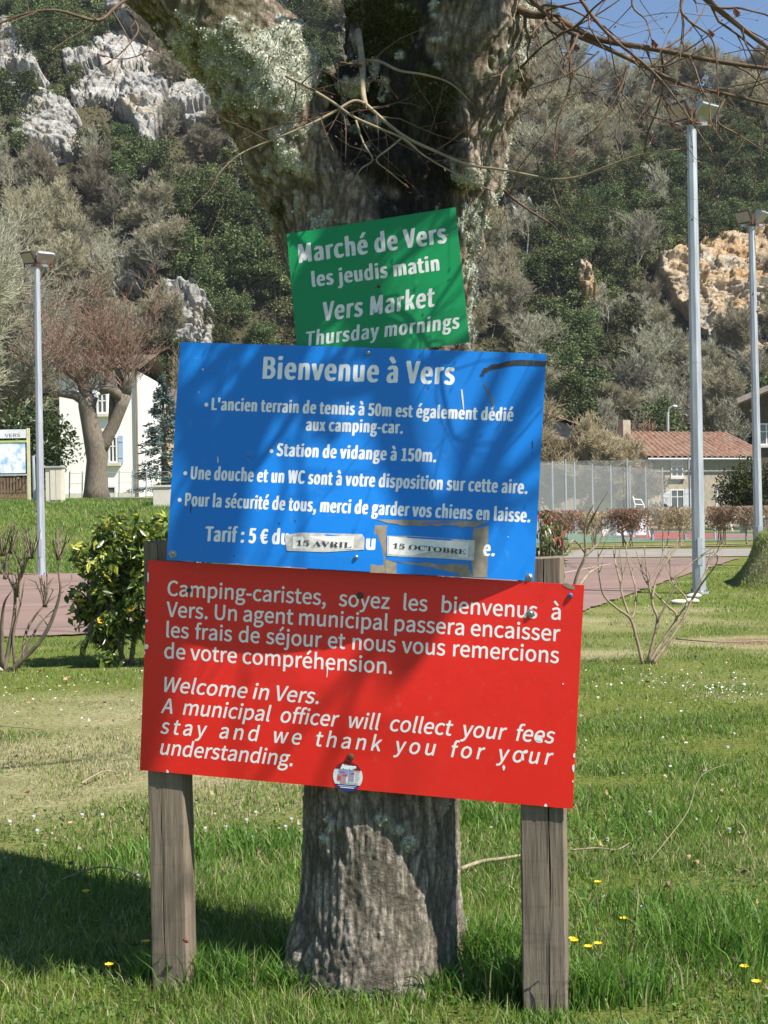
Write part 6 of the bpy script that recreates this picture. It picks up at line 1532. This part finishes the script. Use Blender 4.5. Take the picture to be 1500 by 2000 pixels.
def leaf(px, py, sizepx, kind, tilt=None, label=None):
    g = G(px, py); D_ = g[1]; s = sizepx * D_ / FPX
    o = bpy.data.objects.new('fallen_leaf', LM[kind * 2 + rs.randrange(2)]); COL.objects.link(o); o.scale = (s, s, s)
    o.location = (g[0], g[1], float(zground(g[0:1], g[1:2])[0]) + .026 + s * .15); o.rotation_euler = (rs.gauss(0, .4) + (tilt or 0), rs.gauss(0, .4), rs.uniform(0, 6.3))
    tag(o, label or ('dry curled tan leaf lying in the grass', 'dry greyish leaf lying in the grass', 'dark withered leaf lying in the grass')[kind], 'leaf', ('tan fallen leaves', 'grey fallen leaves', 'dark fallen leaves')[kind])
leaf(1307, 1752, 44, 0, .9, 'largest tan dead leaf standing in the grass right of the right post')
for (px, py, s, kd) in ((1243, 1690, 22, 1), (1345, 1690, 20, 0), (1450, 1722, 22, 2), (1445, 1640, 14, 1), (1180, 1768, 16, 1), (1255, 1687, 16, 0), (1360, 1700, 24, 0), (1160, 1600, 10, 1), (1185, 1565, 14, 0), (1260, 1530, 16, 0), (1300, 1535, 18, 0), (1370, 1522, 16, 2), (1440, 1895, 20, 2), (1465, 1890, 20, 2), (1120, 1690, 20, 0), (200, 1632, 26, 0), (90, 1665, 22, 1), (110, 1660, 18, 0), (140, 1700, 16, 2), (500, 1650, 12, 0), (505, 1680, 14, 0), (455, 1715, 14, 1), (270, 1672, 16, 1), (185, 1985, 18, 1), (60, 1952, 16, 0), (590, 1634, 12, 0), (920, 1655, 14, 0), (918, 1660, 14, 2), (970, 1670, 12, 0), (150, 1360, 10, 0), (240, 1372, 11, 0), (190, 1340, 9, 1), (290, 1405, 10, 0), (60, 1412, 9, 1), (130, 1345, 13, 0), (1015, 1760, 12, 1), (930, 1715, 10, 0), (980, 1590, 9, 1), (1390, 1600, 14, 1), (1410, 1560, 12, 0), (1220, 1640, 14, 0), (1480, 1780, 14, 0), (1210, 1590, 10, 1), (1330, 1620, 12, 1), (40, 1720, 14, 1), (205, 1710, 12, 2), (175, 1745, 16, 1), (350, 1600, 12, 0)): leaf(px, py, s, kd)
rs_ = np.random.RandomState(71); 
for _ in range(230):
    leaf(rs_.uniform(0, 1500), 1290 + 400 * rs_.rand() ** 1.3, rs_.uniform(6, 17), rs_.choice([0, 0, 1, 1, 2]))
def stick(pts, r, label, m='twigpale'):
    q = []
    for (px, py, up_) in pts: g = G(px, py); q.append(g + [0, 0, up_ + .012 + float(zground(g[0:1], g[1:2])[0])])
    o = MB().tube(smoothpath(q), [r * (1 - .4 * i / (4 * len(q) - 4)) for i in range(4 * len(q) - 3)], 6).build('stick', M[m], None, True); tag(o, label, 'stick')
stick([(900, 1707, .01), (940, 1697, .02), (985, 1690, .02), (1018, 1684, .02)], .009, 'lichened grey stick lying between the trunk and the right post')
stick([(1115, 1668, .01), (1165, 1667, .015), (1205, 1668, .01), (1228, 1660, .02)], .004, 'thin straw coloured twig right of the right timber post')
stick([(1270, 1695, .02), (1305, 1672, .06), (1345, 1645, .12), (1370, 1615, .2), (1420, 1590, .2)], .0017, 'long thin twig arching over the grass at the right')
stick([(1225, 1890, .0), (1240, 1850, .02), (1248, 1800, .08)], .0022, 'upright dry grass stalk near the yellow flowers', 'shrubstem')
stick([(0, 1427, .02), (45, 1430, .02), (95, 1437, .02)], .004, 'thin dark twig lying on the dry grass at the left')
stick([(160, 1540, .01), (200, 1522, .03), (225, 1518, .02)], .006, 'grey forked stick on the bare patch left of the left post')
stick([(165, 1858, .01), (230, 1857, .01), (290, 1860, .01)], .004, 'dark twig in the shade left of the left timber post', 'twig')
stick([(120, 1735, .02), (190, 1727, .05), (250, 1735, .05), (290, 1752, .03)], .003, 'thin arching grass stem left of the left timber post')
stick([(1320, 1252, .01), (1400, 1258, .01), (1500, 1256, .01)], .009, 'long weathered branch lying at the edge of the bare earth strip at right')
# bare earth strip right
for k, (px, py) in enumerate(((1355, 1168), (1350, 1178), (1325, 1180))):
    g = G(px, py); bm = bmesh.new(); bmesh.ops.create_icosphere(bm, subdivisions=2, radius=.08)
    for v in bm.verts: v.co = Vector((v.co.x * 1.5, v.co.y, v.co.z * .5)) * (1 + .3 * (vnoise(np.array([[v.co.x * 14 + k, v.co.y * 14, v.co.z * 14]]))[0] - .5))
    me = bpy.data.meshes.new('stone'); bm.to_mesh(me); bm.free(); o = link('stone', me, M['stonesill'], None, True); o.location = Vector(g + [0, 0, .03]); tag(o, 'pale flat stone in the grass by the foot of the near lamp post', 'stone', 'stones by the lamp post')

# ------------------------------------------------------------------ air
hz = MB().hexa([(-190, -70, -2.5), (190, -70, -2.5), (190, 270, -2.5), (-190, 270, -2.5), (-190, -70, 135), (190, -70, 135), (190, 270, 135), (-190, 270, 135)]).mesh('haze')
m_ = bpy.data.materials.new('thin air'); m_.use_nodes = True; t_ = m_.node_tree; t_.nodes.remove(t_.nodes['Principled BSDF'])
pv = t_.nodes.new('ShaderNodeVolumePrincipled'); pv.inputs['Density'].default_value = .00020; pv.inputs['Color'].default_value = (.80, .88, 1.0, 1); pv.inputs['Anisotropy'].default_value = .2
t_.links.new(pv.outputs[0], t_.nodes['Material Output'].inputs['Volume'])
tag(link('haze', hz, m_), 'thin bluish air over the valley', 'haze', kind='stuff')
